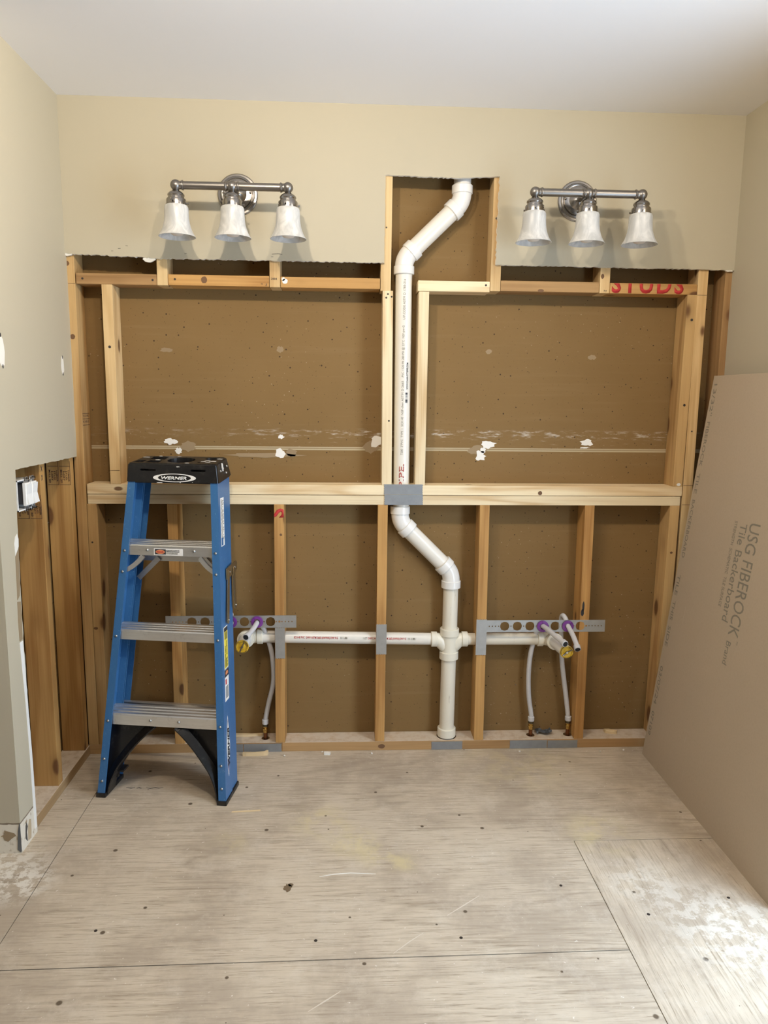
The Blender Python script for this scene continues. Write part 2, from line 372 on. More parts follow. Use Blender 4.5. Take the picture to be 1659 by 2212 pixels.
def bluefg():
    w = N('blue_fiberglass'); n1 = w.noise(w.coord((30, 30, 4)), 2, 5, .7); c = w.mix(n1, (.028, .115, .27), (.045, .155, .35))
    s = w.smooth(w.noise(w.coord((1, 1, 1)), 130, 4, .6), .62, .72); c = w.mix(w.math('MULTIPLY', s, .35), c, (.25, .42, .62))
    d = w.smooth(w.noise(w.coord((1, 1, .5)), 9, 6, .7), .60, .75); c = w.mix(w.math('MULTIPLY', d, .3), c, (.18, .27, .38))
    return w.out(c, .38, 0, .5)
M_blue = bluefg()
def blackpl():
    w = N('scuffed_black_plastic'); n1 = w.smooth(w.noise(w.coord((1, 1, 1)), 40, 5, .7), .52, .8)
    c = w.mix(n1, (.010, .009, .009), (.055, .05, .045)); return w.out(c, .34, 0, .5)
M_black = blackpl(); M_grayrub = plain('dark_grey_plastic', (.06, .06, .06), .5)
M_white = plain('white_paint', (.85, .83, .79), .5); M_plate_white = plain('white_switch_plastic', (.86, .86, .84), .25)
M_black_ink = plain('black_ink', (.03, .03, .035), .7); M_board_ink = plain('grey_print', (.22, .20, .155), .8); M_red_ink = plain('red_ink', (.50, .03, .03), .7); M_pink_ink = plain('faded_red_ink', (.45, .12, .10), .7)
M_stamp = plain('grade_stamp_ink', (.10, .05, .03), .8); M_yellow = plain('yellow_label', (.80, .66, .05), .4); M_purple = plain('purple_grommet', (.17, .035, .25), .35)
M_yel_plug = plain('yellow_plug', (.66, .42, .03), .35); M_pex = pvc('translucent_pex', (.62, .61, .62), .35); M_hole = plain('tube_bore', (.01, .01, .012), .6)
M_copper = N('dull_copper').out((.22, .085, .035), .45, .9); M_brass = N('brass').out((.62, .42, .13), .25, 1.0); M_crimp = N('dark_crimp_ring').out((.13, .11, .07), .4, .9)
M_bronze = N('bronze_steel').out((.40, .31, .18), .34, .85); M_orange = plain('orange_badge', (.75, .27, .12), .5); M_screw = plain('dark_screw', (.06, .05, .045), .5, .6)
M_rivet = N('rivet_steel').out((.42, .42, .41), .35, .9); M_navy = plain('navy_decal', (.02, .03, .16), .4)
def board():
    w = N('gypsum_fiber_board'); n1 = w.noise(w.coord((1, 1, 1)), 2.4, 4); c = w.mix(n1, (.44, .36, .265), (.485, .40, .30))
    s = w.smooth(w.noise(w.coord((1, 1, 1)), 150, 3, .6), .4, .7); c = w.mix(w.math('MULTIPLY', s, .10), c, (.30, .24, .17))
    d = w.smooth(w.noise(w.coord((4, 4, 2.0)), 6, 6, .75), .66, .74); c = w.mix(w.math('MULTIPLY', d, .25), c, (.50, .42, .32))
    return w.out(c, .7, 0, .2)
M_board = board(); M_chip = plain('fresh_wood_chip', (.72, .55, .32), .7)

# ---------------------------------------------------------------- the setting
XL, XR, ZC, YD = -1.0924, 1.3631, 2.4428, -0.0127
def jag(p, q, n, amp, ax):
    """points from p to q (exclusive of q) with small random offsets along ax"""
    p, q = Vector(p), Vector(q); out = []
    for i in range(n):
        t = i/n; v = p.lerp(q, t)
        if i: v = v+Vector(ax)*random.uniform(-amp, amp)
        out.append(v)
    return out
floor = bpy.data.objects.new('floor', None); C.objects.link(floor); props(floor, 'weathered plywood subfloor sheets dusted with plaster', 'floor', kind='structure')
G = .0012; JL, JR, JY, JBa, JBb = -.9817, .6567, -.6408, -1.1312, -1.1198
def sheet(pts, mat): 
    bm = B(); prism(bm, [(x, y, 0) for x, y in pts], (0, 0, -.018)); obj('subfloor_panel', bm, mat, floor)
sheet([(-3, -4.3), (JL-G, -4.3), (JL-G, .2), (-3, .2)], M_floor_x)
sheet([(JL+G, JBa+G), (JR-G, JBb+G), (JR-G, JY+G), (1.457, JY+G), (1.457, .2), (JL+G, .2)], M_floor_x)
sheet([(JL+G, -2.35), (JR-G, -2.35), (JR-G, JBb-G*1.6), (JL+G, JBa-G*1.6)], M_floor_x)
sheet([(JR+G, -1.86), (1.6, -1.86), (1.6, JY-G), (JR+G, JY-G)], M_floor_y)
sheet([(JR+G, -4.3), (1.6, -4.3), (1.6, -1.863), (JR+G, -1.863)], M_floor_x)
sheet([(JL+G, -4.3), (JR-G, -4.3), (JR-G, -2.353), (JL+G, -2.353)], M_floor_x)
bm = B(); box(bm, -3, 1.6, -4.3, .2, -.03, -.0185); obj('joint_shadow', bm, M_dark, floor)
def floor_mark(name, pts, w, mat, h=.0004):
    bm = B(); a = []; b = []
    for i, (x, y) in enumerate(pts):
        t = i/(len(pts)-1); ww = w*(.25+.75*math.sin(PI*min(max(t, .05), .95)))
        p = Vector(pts[min(i+1, len(pts)-1)])-Vector(pts[max(i-1, 0)]); n = Vector((-p.y, p.x)).normalized()*ww/2
        a.append((x+n.x, y+n.y, .0002)); b.append((x-n.x, y-n.y, .0002))
    prism(bm, a+b[::-1], (0, 0, h)); return obj(name, bm, mat, floor)
floor_mark('scratch', [(-.1619, -.7949), (-.1207, -.7855), (-.0693, -.7807), (.0072, -.7877)], .005, M_gyp)
floor_mark('scratch', [(-.17, -1.285), (-.13, -1.255), (-.095, -1.228)], .004, M_paper_lt)
floor_mark('scratch', [(.197, -.975), (.25, -.935), (.301, -.896)], .0035, M_paper_lt)
floor_mark('scratch', [(.04, -1.11), (.085, -1.07), (.125, -1.039)], .003, M_paper_lt)
floor_mark('pencil_mark', [(-.885, -.262), (-.865, -.268), (-.852, -.264)], .004, M_black_ink)
floor_mark('pencil_mark', [(-.845, -.270), (-.838, -.264), (-.828, -.270)], .004, M_black_ink)
floor_mark('pencil_mark', [(-.812, -.266), (-.795, -.272), (-.78, -.266), (-.765, -.271), (-.75, -.266)], .004, M_black_ink)
def blob_pts(cx, cy, w, h, n=16, irr=.35):
    return [(cx+w/2*math.cos(2*PI*i/n)*random.uniform(1-irr, 1), cy+h/2*math.sin(2*PI*i/n)*random.uniform(1-irr, 1)) for i in range(n)]
for (x, y, w_, h_) in ((-.2516, -.8424, .030, .045), (-.245, -.83, .022, .018)):
    bm = B(); prism(bm, [(a, b, .0002) for a, b in blob_pts(x, y, w_, h_, 18, .45)], (0, 0, .0004)); obj('knot_hole', bm, plain('knot', (.16, .11, .06), .8), floor)
for (x, y) in ((.2231, -1.0612), (-.1618, -1.0574), (.76, -.99), (1.02, -.93), (.55, -.86), (-.75, -1.0)):
    bm = B(); cyl(bm, (x, y, .0001), (x, y, .0008), .0045, 12); obj('screw_head', bm, M_screw, floor)

bm = B(); box(bm, -3, 1.6, -4.3, .102, ZC, ZC+.02); props(obj('ceiling', bm, M_ceil, origin=(0, 0, ZC)), 'smooth white ceiling', 'ceiling', kind='structure')
# far wall, painted drywall with the cut-out
pts = []
pts += jag((-1.105, 0, 1.915), (-.7505, 0, 1.904), 60, .0022, (0, 0, 1)); pts += jag((-.7505, 0, 1.904), (.0506, 0, 1.9033), 120, .0018, (0, 0, 1))
pts += jag((.0506, 0, 1.9033), (.0524, 0, 2.2072), 24, .0012, (1, 0, 0)); pts += jag((.0524, 0, 2.2072), (.30, 0, 2.203), 40, .0018, (0, 0, 1)); pts += jag((.30, 0, 2.203), (.4668, 0, 2.2126), 14, .0018, (0, 0, 1))
pts += jag((.4668, 0, 2.2126), (.4619, 0, 1.9047), 34, .0024, (1, 0, 0)); pts += jag((.4619, 0, 1.9047), (1.376, 0, 1.902), 120, .0017, (0, 0, 1))
pts += [Vector((1.376, 0, 1.902)), Vector((1.376, 0, ZC)), Vector((-1.105, 0, ZC))]
bm = B(); prism(bm, pts, (0, YD, 0), 0, 1); wb = obj('wall_back', bm, [M_wall, M_gyp], origin=(0, 0, 0)); props(wb, 'beige painted drywall above the opened stud bays', 'wall', kind='structure')
# drywall of the next room seen from behind
bm = B(); box(bm, -1.2, 1.45, .0895, .102, -.0, ZC+.02); bk = obj('wall_behind_studs', bm, M_back, origin=(0, 0, 0)); props(bk, 'brown kraft paper back of the drywall behind the studs', 'wall', kind='structure')
bm = B(); box(bm, -1.208, -1.195, -.634, .0895, 0, ZC); props(obj('wall_left_behind_studs', bm, M_back, origin=(0, 0, 0)), 'brown back of drywall inside the left wall', 'wall', kind='structure')
def torn(cx, cz, w, h, mat=None, irr=.5, t=.0012, n=16, y=.0893):
    bm = B(); prism(bm, [(a, y, b) for a, b in blob_pts(cx, cz, w, h, n, irr)], (0, -t, 0)); return obj('torn_paper', bm, mat or M_white, bk)
for (x, z, w_, h_) in ((-.765, 1.240, .065, .032), (-.735, 1.205, .035, .03), (-.343, 1.195, .055, .05), (.03, 1.245, .06, .055), (.475, 1.238, .075, .04), (.445, 1.192, .05, .055), (.455, 1.215, .03, .03), (.869, 1.247, .062, .036), (.86, 1.228, .05, .008), (-.34, 1.262, .03, .02)): torn(x, z, w_, h_)
for (x, z, w_, h_) in ((-.70, 1.222, .075, .05), (-.40, 1.190, .34, .022), (.01, 1.225, .08, .06), (-.7691, 1.587, .06, .02), (-.34, 1.595, .035, .028), (.4656, 1.597, .03, .022), (.8755, 1.581, .04, .022), (-.30, 1.20, .05, .04), (.43, 1.215, .09, .05)):
    torn(x, z, w_, h_, M_paper_torn, .4, .0008)
# left wall, painted drywall with its cut-out, plus the return at the outside corner
yo = -.6478
def L(y, z): return Vector((XL, y, z))
pts = [L(yo, 0), L(yo, ZC), L(0, ZC)] + jag(L(0, ZC), L(-.0005, 1.187), 60, .0014, (0, 1, 0))[1:] + jag(L(-.004, 1.187), L(-.5196, 1.187), 30, .0015, (0, 0, 1))
pts += jag(L(-.5196, 1.187), L(-.532, .9523), 14, .0012, (0, 1, 0)) + jag(L(-.532, .9523), L(-.5402, .72), 14, .002, (0, 1, 0)) + jag(L(-.5402, .72), L(-.531, 0), 50, .003, (0, 1, 0)) + [L(-.531, 0)]
bm = B(); prism(bm, pts, (-.0127, 0, 0), 0, 1)
for f in bm.faces:
    if all(abs(v.co.y-yo) < 1e-5 for v in f.verts): f.material_index = 0
wl = obj('wall_left', bm, [M_wscar, M_gyp], origin=(0, 0, 0)); props(wl, 'beige left wall cut open at the bottom', 'wall', kind='structure')
bm = B(); box(bm, -3, XL-.0128, yo, yo+.0127, 0, ZC); props(obj('wall_left_return', bm, M_wscar, origin=(0, 0, 0)), 'beige wall face left of the outside corner', 'wall', kind='structure')
def lw_patch(name, pts, mat, t=.0012):
    bm = B(); prism(bm, [(XL-.0001, a, b) for a, b in pts], (t, 0, 0)); return obj(name, bm, mat, wl)
lw_patch('torn_paper', [(-.558, .928), (-.5605, .965), (-.552, .985), (-.538, .992), (-.531, .975), (-.533, .952)], M_gyp)
lw_patch('torn_paper', [(-.559, .925), (-.561, .87), (-.5625, .82), (-.565, .79), (-.548, .80), (-.541, .83), (-.538, .90), (-.534, .945)], M_paper_torn)
lw_patch('torn_paper', [(-.566, .785), (-.569, .72), (-.568, .66), (-.548, .66), (-.545, .72), (-.543, .78)], M_paper_torn)
lw_patch('torn_paper', [(-.568, .655), (-.564, .58), (-.556, .45), (-.551, .25), (-.550, .02), (-.533, .02), (-.534, .25), (-.541, .45), (-.544, .58), (-.546, .655)], M_white)
lw_patch('patched_hole', blob_pts(-.0943, 1.5166, .028, .075, 14, .2), M_gyp, .0006); lw_patch('patched_hole', blob_pts(-.5592, 1.5367, .05, .10, 14, .25), M_gyp, .0004)
for (y, z) in ((-.092, 1.546), (-.093, 1.488), (-.5592, 1.585), (-.556, 1.495)): lw_patch('screw_hole', blob_pts(y, z, .008, .014, 10, .3), M_black_ink, .0009)
lw_patch('scuff', [(-.618, .03), (-.612, .07), (-.604, .078), (-.598, .06), (-.606, .045), (-.604, .012)], M_grayrub, .0006)
lw_patch('bare_patch', [(-.60, .012), (-.596, .058), (-.585, .076), (-.572, .07), (-.574, .03), (-.578, .008)], paint('bare_plaster', (.48, .38, .25)), .0006)
bm = B(); prism(bm, [(XL-.012, yo-.0002, .012), (XL-.0075, yo-.0002, .075), (XL-.002, yo-.0002, .100), (XL+.0004, yo-.0002, .10), (XL+.0004, yo-.0002, .006), (XL-.004, yo-.0002, .004)], (0, -.0012, 0)); obj('corner_bead', bm, galv('corner_bead_metal', (.16, .17, .18), .5, .5), wl)
bm = B(); prism(bm, [(a, yo-.0002, b) for a, b in [(-1.153, .058), (-1.141, .064), (-1.141, .077), (-1.128, .073), (-1.112, .068), (-1.106, .060), (-1.12, .050), (-1.131, .040), (-1.142, .045), (-1.146, .057)]], (0, -.0009, 0)); obj('torn_paper', bm, M_paper_torn, wl)
# right wall with an added unseen opening shaped for the daylight patch, wall behind the camera, hall walls
WY0, WY1, WZ0, WZ1 = -1.95, -1.03, .02, 2.05
bm = B()
box(bm, XR, XR+.115, WY1, .0, 0, ZC); box(bm, XR, XR+.115, -4.3, WY0, 0, ZC); box(bm, XR, XR+.115, WY0, WY1, 0, WZ0); box(bm, XR, XR+.115, WY0, WY1, WZ1, ZC)
props(obj('wall_right', bm, M_wall, origin=(0, 0, 0)), 'beige right wall behind the leaning board', 'wall', kind='structure')
bm = B(); box(bm, XR-.012, XR+.02, WY0-.045, WY0, 0, WZ1+.07, .003); box(bm, XR-.012, XR+.02, WY1, WY1+.045, 0, WZ1+.07, .003); box(bm, XR-.012, XR+.02, WY0, WY1, WZ1, WZ1+.07, .003); box(bm, XR, XR+.115, WY0, WY1, 0.0, WZ0, .003)
props(obj('daylight_opening', bm, M_white, origin=(XR, (WY0+WY1)/2, 0)), 'white casing of the unseen opening added for daylight', 'door', kind='structure')
bm = B(); box(bm, -3, 1.6, -4.35, -4.3, 0, ZC); props(obj('wall_front', bm, M_room, origin=(0, 0, 0)), 'beige wall', 'wall', kind='structure')
bm = B(); box(bm, -3.05, -3, -4.3, .1, 0, ZC); props(obj('wall_hall', bm, M_room, origin=(0, 0, 0)), 'beige hall wall', 'wall', kind='structure')

# ---------------------------------------------------------------- framing lumber
def stick(name, label, cat, x0, x1, y0, y1, z0, z1, kind, axis, group=None, top=None):
    bm = B(); box(bm, x0, x1, y0, y1, z0, z1, .0018); o = obj(name, bm, wmat(kind, axis) if isinstance(kind, str) else kind)
    return props(o, label, cat, group)
T, DPT = .0381, .0889
def stud(label, x, z0, z1, kind, name='wall_stud', y0=0.0, x2=None, lean=0):
    o = stick(name, label, 'stud', x, x+T, y0, y0+DPT, z0, z1, kind, 2)
    if lean:
        for v in o.data.vertices: v.co.x += lean*(v.co.z/(z1-z0))
    return o
ZP, ZB0, ZB1, ZB2, ZH = .0381, 1.0079, 1.0460, 1.0841, 1.8121
def kidscrew(o, pts, axis='y', r=.0035):
    for p in pts:
        bm = B(); cyl(bm, (p[0], -.0008, p[1]), (p[0], .0015, p[1]), r, 12)
        obj('screw', bm, M_screw, o, world=True)
k0 = stud('pale full-height stud in the left corner with dark knots', -1.1051, ZP, 2.40, 'knotty')
j0 = stud('shorter brown stud under the left end of the crossbeam', -1.0655, ZP, ZB0, 'knotty'); kidscrew(j0, [(-1.052, .86)])
s2 = stud('orange stud mostly hidden behind the blue ladder', -.7668, ZP, ZB0, 'orange')
s3 = stud('orange stud right of the ladder with a red paint mark on top', -.3672, ZP, ZB0, 'orange', lean=.0047)
s4 = stud('orange stud with a nail plate, left of the vertical drain pipe', .0331, ZP, ZB0, 'orange', lean=.0034)
s5 = stud('orange stud with a nail plate, right of the vertical drain pipe', .4376, ZP, ZB0, 'orange', lean=-.0043)
s6 = stud('orange stud with black stain at the right end of the hole strap', .8520, ZP, ZB0, 'orange', lean=-.004)
s7 = stud('knotty pale stud under the right end of the crossbeam', 1.179, ZP, ZB0, 'knotty', lean=.009)
p0 = stud('new pine post above the crossbeam, leftmost, near the corner', -.974, ZB2, ZH, 'pale'); kidscrew(p0, [(-.954, 1.59)], r=.005)
p1 = stud('new pine post above the crossbeam just left of the white pipe', .0502, ZB2, 1.8075, 'new', lean=-.0035); kidscrew(p1, [(.066, 1.795), (.060, 1.782), (.080, 1.786), (.075, 1.33)])
p2 = stud('new pine post above the crossbeam just right of the white pipe', .1782, ZB2, 1.8068, 'new', lean=.003)
p3 = stud('pale post standing on the right end of the crossbeam', 1.1925, ZB2, ZH, 'knotty', lean=.005); kidscrew(p3, [(1.22, 1.72), (1.215, 1.40)], r=.005)
k1 = stud('pale full-height stud against the right end of the crossbeam', 1.2340, ZP, 2.40, 'pale'); kidscrew(k1, [(1.252, 1.30)], r=.003)
cs = stud('brown stud in the right corner behind the leaning board', 1.3380, ZP, 2.40, 'brown')
c1 = stud('short pale stud above the blocking, leftmost of the short studs', -.774, ZH, 2.40, 'pale', 'cripple_stud')
c2 = stud('short pale stud above the blocking marked with pencil scribbles', -.3680, ZH, 2.40, 'pale', 'cripple_stud')
c3 = stud('short pale stud at the left side of the tall notch', .0382, ZH-.006, 2.40, 'pale', 'cripple_stud', lean=.004)
c4 = stud('short pale stud at the right side of the tall notch', .4460, ZH, 2.40, 'pale', 'cripple_stud', lean=.004); kidscrew(c4, [(.462, 2.07)], r=.004); kidscrew(c3, [(.058, 2.03)], r=.003)
c5 = stud('short pale stud left of the red lettering with a knot', .8591, ZH, 2.40, 'pale', 'cripple_stud')
def blk(label, x0, x1, kind, z=ZH, name='blocking'): return stick(name, label, 'blocking', x0, x1, 0, DPT, z, z+T, kind, 0)
b0 = blk('brown blocking board at the left corner with a screw', -1.063, -.7755, 'brown'); kidscrew(b0, [(-1.04, 1.831), (-.79, 1.83)], r=.004)
b1 = blk('orange blocking board with a large round knot', -.7344, -.3695, 'orange', ZH+.001); kidscrew(b1, [(-.71, 1.834)], r=.004)
b2 = blk('orange blocking board with a white paint smear at its left', -.3285, .0365, 'orange')
b3 = blk('new white pine blocking board under the tall notch', .1775, .4445, 'new', 1.8081); kidscrew(b3, [(.43, 1.833)], r=.004)
b4 = blk('brown blocking board below the left lamp glass of the right fixture', .4855, .8575, 'brown', ZH+.001)
b5 = blk('orange blocking board stencilled with red letters', .8985, 1.2330, 'orange')
bt = stick('crossbeam_board', 'new pine crossbeam board, upper of the two laid flat', 'beam', -1.0618, 1.2310, 0, DPT, ZB1, ZB2, 'new', 0)
bb = stick('crossbeam_board', 'new pine crossbeam board, lower of the two laid flat', 'beam', -1.0618, 1.2270, .0015, DPT, ZB0, ZB1-.0018, 'new', 0)
pa = stick('bottom_plate', 'dusty floor plate of the far wall, left piece behind the ladder', 'floor plate', -1.1051, -.3420, 0, DPT, 0, ZP, M_plate, 0)
pb = stick('bottom_plate', 'dusty floor plate of the far wall, long right piece', 'floor plate', -.3412, 1.376, 0, DPT, 0, ZP, M_plate, 0)
pc = stick('bottom_plate', 'dusty floor plate of the left wall running toward the camera', 'floor plate', -1.194, -1.1016, -.645, -.001, 0, ZP, M_plate_y, 1)
lwa = stick('wall_stud', 'broad knotty stud in the left wall beside the switches', 'stud', -1.190, -1.1045, -.3125, -.2744, ZP, 2.40, 'rough', 2)
lwb = stick('wall_stud', 'broad knotty stud in the left wall next to the far corner', 'stud', -1.190, -1.1045, -.0465, -.0084, ZP, 2.40, 'rough', 2)
stick('wall_stud', 'stud inside the left wall at the outside corner', 'stud', -1.194, -1.1055, -.634, -.596, ZP, 2.40, 'orange', 2)
tp = stick('top_plate', 'top plate hidden above the far wall bays', 'plate', -1.1051, 1.376, 0, DPT, 2.4005, 2.44, 'pale', 0)
# knots the photograph shows (in-grain marks on the face)
def face_knot(o, x, z, w, h, y=-.0003, mat=None):
    bm = B(); prism(bm, [(a, y+.0006, b) for a, b in blob_pts(x, z, w, h, 16, .15)], (0, -.0008, 0)); obj('knot', bm, mat or plain('knot_wood', (.16, .08, .035), .7), o, world=True)
face_knot(b1, -.605, 1.834, .024, .026); face_knot(b4, .637, 1.817, .026, .012); face_knot(c5, .868, 1.873, .013, .019); face_knot(k0, -1.092, 1.883, .018, .018); face_knot(k0, -1.085, 1.625, .018, .02)
face_knot(s3, -.337, .890, .010, .011); face_knot(j0, -1.055, .52, .018, .012); face_knot(s6, .862, .60, .010, .045, mat=M_black_ink); face_knot(s6, .859, .575, .014, .030, mat=M_black_ink)
face_knot(bt, .667, 1.056, .018, .017); face_knot(b2, -.312, 1.834, .022, .02, mat=M_white); face_knot(b2, -.318, 1.842, .014, .014, mat=M_gyp); face_knot(s7, 1.205, .82, .012, .01)
face_knot(pb, .06, .017, .03, .02); face_knot(p3, 1.215, 1.092, .018, .012, mat=M_white)
# holes through the lumber for pipes
def hole(o, a, b, r, n=28):
    m = pmat(o).inverted(); bm = B(); cyl(bm, m @ Vector(a), m @ Vector(b), r, n); boolean(o, bm)
for o in (bt, bb): hole(o, (.1290, .045, .9), (.1290, .045, 1.2), .0315)
for o, z in ((s3, .4665), (s4, .4605), (s5, .4530)): hole(o, (-.5 if o is s3 else -.05 if o is s4 else .38, .045, z), (-.2 if o is s3 else .15 if o is s4 else .55, .045, z), .0262)
hole(pb, (.330, .045, -.1), (.330, .045, .1), .040); hole(pa, (-.412, .043, -.1), (-.412, .043, .1), .0165); hole(pa, (-.552, .043, -.1), (-.552, .043, .1), .0165)
hole(pb, (.6815, .043, -.1), (.6815, .043, .1), .0175); hole(pb, (.837, .043, -.1), (.837, .043, .1), .0175)
for (x, z, l_, r_) in ((-.357, 1.926, .020, 4), (-.338, 1.928, .018, -6), (-.360, 1.917, .008, 0), (-.700+.03, 1.921, .008, 10), (-.905, 1.935, .009, 4), (-.878, 1.945, .008, -6), (-.930, 1.926, .008, 2)):
    bm = B(); a = math.radians(r_); box(bm, 0, l_, -.0003, .0003, -.0006, .0006); bm.transform(Matrix.Translation((x, YD-.0002, z)) @ Matrix.Rotation(-a, 4, 'Y')); obj('pencil_mark', bm, M_black_ink, wb, world=True)
for (x, z, w_, h_, m_) in ((-1.083, 1.915, .035, .022, None), (-.80, 1.900, .055, .022, None), (1.345, 1.905, .045, .022, None)):
    bm = B(); prism(bm, [(a, YD+.002, b) for a, b in blob_pts(x, z, w_, h_, 14, .4)], (0, .008, 0)); obj('torn_paper', bm, M_gyp, wb)
# red lettering and marks
def on_wall(s, x, z, length, height, mat, parent, name='lettering', rot=0, y=-.0004, clip=None, **k):
    bm = text_bm(s, length, height, **k); a = math.radians(rot)
    place(bm, (x, y, z), (math.cos(a), 0, math.sin(a)), (-math.sin(a), 0, math.cos(a)))
    if clip:
        x0, x1, z0, z1 = clip
        for co, no in (((x0, 0, 0), (1, 0, 0)), ((x1, 0, 0), (-1, 0, 0)), ((0, 0, z0), (0, 0, 1)), ((0, 0, z1), (0, 0, -1))):
            bmesh.ops.bisect_plane(bm, geom=bm.verts[:]+bm.edges[:]+bm.faces[:], plane_co=co, plane_no=no, clear_inner=True)
    return obj(name, bm, mat, parent, world=True)
on_wall('STUDS', .905, 1.8165, .275, .066, M_red_ink, b5, clip=(.8, 1.3, 1.8135, 1.8488), bold=.028, spacing=1.25)
on_wall('S', -.324, .957, None, .058, M_red_ink, s3, rot=90, clip=(-.362, -.3255, .9, 1.0075), bold=.03)
on_wall('2984', -.363, 1.838, .022, .008, M_black_ink, c2); on_wall('R4', .876, 1.818, .010, .006, M_black_ink, c5)
on_wall('o  3', -.40, 1.822, .022, .008, M_black_ink, b1, rot=-15)
# pencil / saw lines on the end studs
for o, x0, x1, z in ((k0, -1.092, -1.067, 1.8125), (k1, 1.2345, 1.2715, 1.8105), (p0, -.973, -.937, 1.135), (k1, 1.2345, 1.2715, 1.088), (k1, 1.2345, 1.2715, 1.012)):
    bm = B(); box(bm, x0, x1, -.0005, .0008, z, z+.0012); obj('pencil_line', bm, M_stamp, o, world=True)
# grade stamps
def stampbox(o, P, xd, yd, w_, h_, rows, frame_=True):
    x, y = Vector(xd), Vector(yd); P = Vector(P); n = x.cross(y)
    def bar(u0, u1, v0, v1):
        bm = B(); prism(bm, [P+x*u0+y*v0, P+x*u1+y*v0, P+x*u1+y*v1, P+x*u0+y*v1], n*.0004); obj('grade_stamp', bm, M_stamp, o, world=True)
    if frame_:
        bar(0, w_, 0, .0016); bar(0, w_, h_*.78, h_*.78+.0016); bar(w_-.0014, w_, 0, h_)
    for (s, u, v, ln, ht, vert) in rows:
        bm = text_bm(s, ln, ht, bold=.01, thick=.0004)
        if vert: place(bm, P+x*u+y*v+n*.0001, tuple(-y), tuple(x))
        else: place(bm, P+x*u+y*v+n*.0001, tuple(x), tuple(y))
        obj('grade_stamp', bm, M_stamp, o, world=True)
rows = [('MILL 20', .004, .056, .048, .006, True), ('S-DRY', .013, .052, .036, .006, True), ('STUD', .022, .052, .034, .006, True), ('LUMBER', .031, .054, .042, .005, True)]
for k in range(2):
    stampbox(lwa, (-1.1845+.041*k, -.3127, 1.002), (1, 0, 0), (0, 0, 1), .038, .080, rows)
    stampbox(lwb, (-1.1845+.042*k, -.0467, 1.085), (1, 0, 0), (0, 0, 1), .039, .088, rows)
for i, z in enumerate((1.345, 1.325, 1.302)):
    bm = B(); box(bm, -1.0671, -1.0665, .008, .078, z, z+.0022); obj('grade_stamp', bm, M_stamp, k0, world=True)
for s, z in (('SPF KD HT', 1.333), ('S-GRN 24', 1.312)):
    bm = text_bm(s, .06, .009, bold=.01); place(bm, (-1.0668, .070, z), (0, -1, 0), (0, 0, 1)); 
    for v in bm.verts: pass
    obj('grade_stamp', bm, M_stamp, k0, world=True)
for (a, z, h_) in (((-.004), 1.16, .02), ((-.002), 1.13, .02)):
    bm = text_bm('X' if z > 1.15 else 'X', .014, h_, bold=.0); place(bm, (-1.1043, -.305, z), (0, 1, 0), (0, 0, 1)); obj('marker_scribble', bm, M_black_ink, lwa, world=True)

# ---------------------------------------------------------------- nail plates and straps
def nail_plate(label, x0, x1, z0, z1, ends='z', y=-.0014, group=None):
    pts = []
    def tooth(a, b, fixed, horiz, sgn):
        n = 9; out = []
        for i in range(n+1):
            t = i/n; q = a+(b-a)*t; d = .0022*(1 if i % 2 else -.2)*(.4+.6*math.sin(PI*t))
            out.append((q, fixed-sgn*d) if horiz else (fixed-sgn*d, q))
        return out
    if ends == 'z': pts = tooth(x0, x1, z0, True, -1)+tooth(x1, x0, z1, True, 1)
    else: pts = [(x0, z0), (x1, z0)]+tooth(z0+.001, z1-.001, x1, False, 1)+[(x1, z1), (x0, z1)]+tooth(z1-.001, z0+.001, x0, False, -1)
    bm = B(); prism(bm, [(a, y, b) for a, b in pts], (0, .0013, 0)); o = obj('nail_plate', bm, M_plate_steel if ends == 'x' else M_galv, smooth=False)
    return props(o, label, 'metal plate', group)
nail_plate('galvanized nail plate on the stud right of the ladder, below the hole strap', -.3640, -.3255, .392, .5185)
nail_plate('galvanized nail plate on the stud left of the vertical drain pipe', .0345, .0752, .4062, .531)
o5 = nail_plate('galvanized nail plate at the left end of the right hole strap', .4330, .4745, .4014, .5495, y=-.0032)
nail_plate('grey nail plate covering the pipe on the upper crossbeam board', .0588, .2086, 1.0490, 1.0880, 'x')
nail_plate('grey nail plate covering the pipe on the lower crossbeam board', .0605, .2101, 1.0085, 1.0478, 'x')
nail_plate('dark nail plate on the floor plate just right of the ladder', -.4955, -.3434, .0005, .0345, 'x')
nail_plate('nail plate on the floor plate partly hidden behind the ladder', -.640, -.4975, .0005, .0340, 'x')
nail_plate('nail plate on the floor plate below the vertical drain pipe', .2633, .3905, .0008, .0345, 'x')
nail_plate('darker nail plate on the floor plate below the left copper stub', .5858, .7405, .0008, .0355, 'x')
nail_plate('lighter nail plate on the floor plate below the right copper stub', .7425, .8674, .0008, .0335, 'x')
def strap(label, x0, x1, zc, big, small, mid, y, tilt):
    bm = B(); box(bm, x0, x1, y, y+.0012, zc-.0247, zc+.0247)
    o = obj('hole_strap', bm, M_galv); lx, lz = o.location.x, o.location.z
    cb = B()
    for x in big: prism(cb, [(a-lx, -.01, b-lz) for a, b in circ(x, zc, .0182, nubs=True)], (0, .02, 0))
    for x in small: prism(cb, [(a-lx, -.01, b-lz) for a, b in circ(x, zc, .0027, 10)], (0, .02, 0))
    for x in mid: prism(cb, [(a-lx, -.01, b-lz) for a, b in circ(x, zc, .0043, 12)], (0, .02, 0))
    boolean(o, cb); o.rotation_euler = (0, tilt, 0)
    return props(o, label, 'metal strap')
SL = .0508
LB = [-.6852+SL*i for i in range(7)]; LB = [-.6858+.0508*i for i in range(7)]
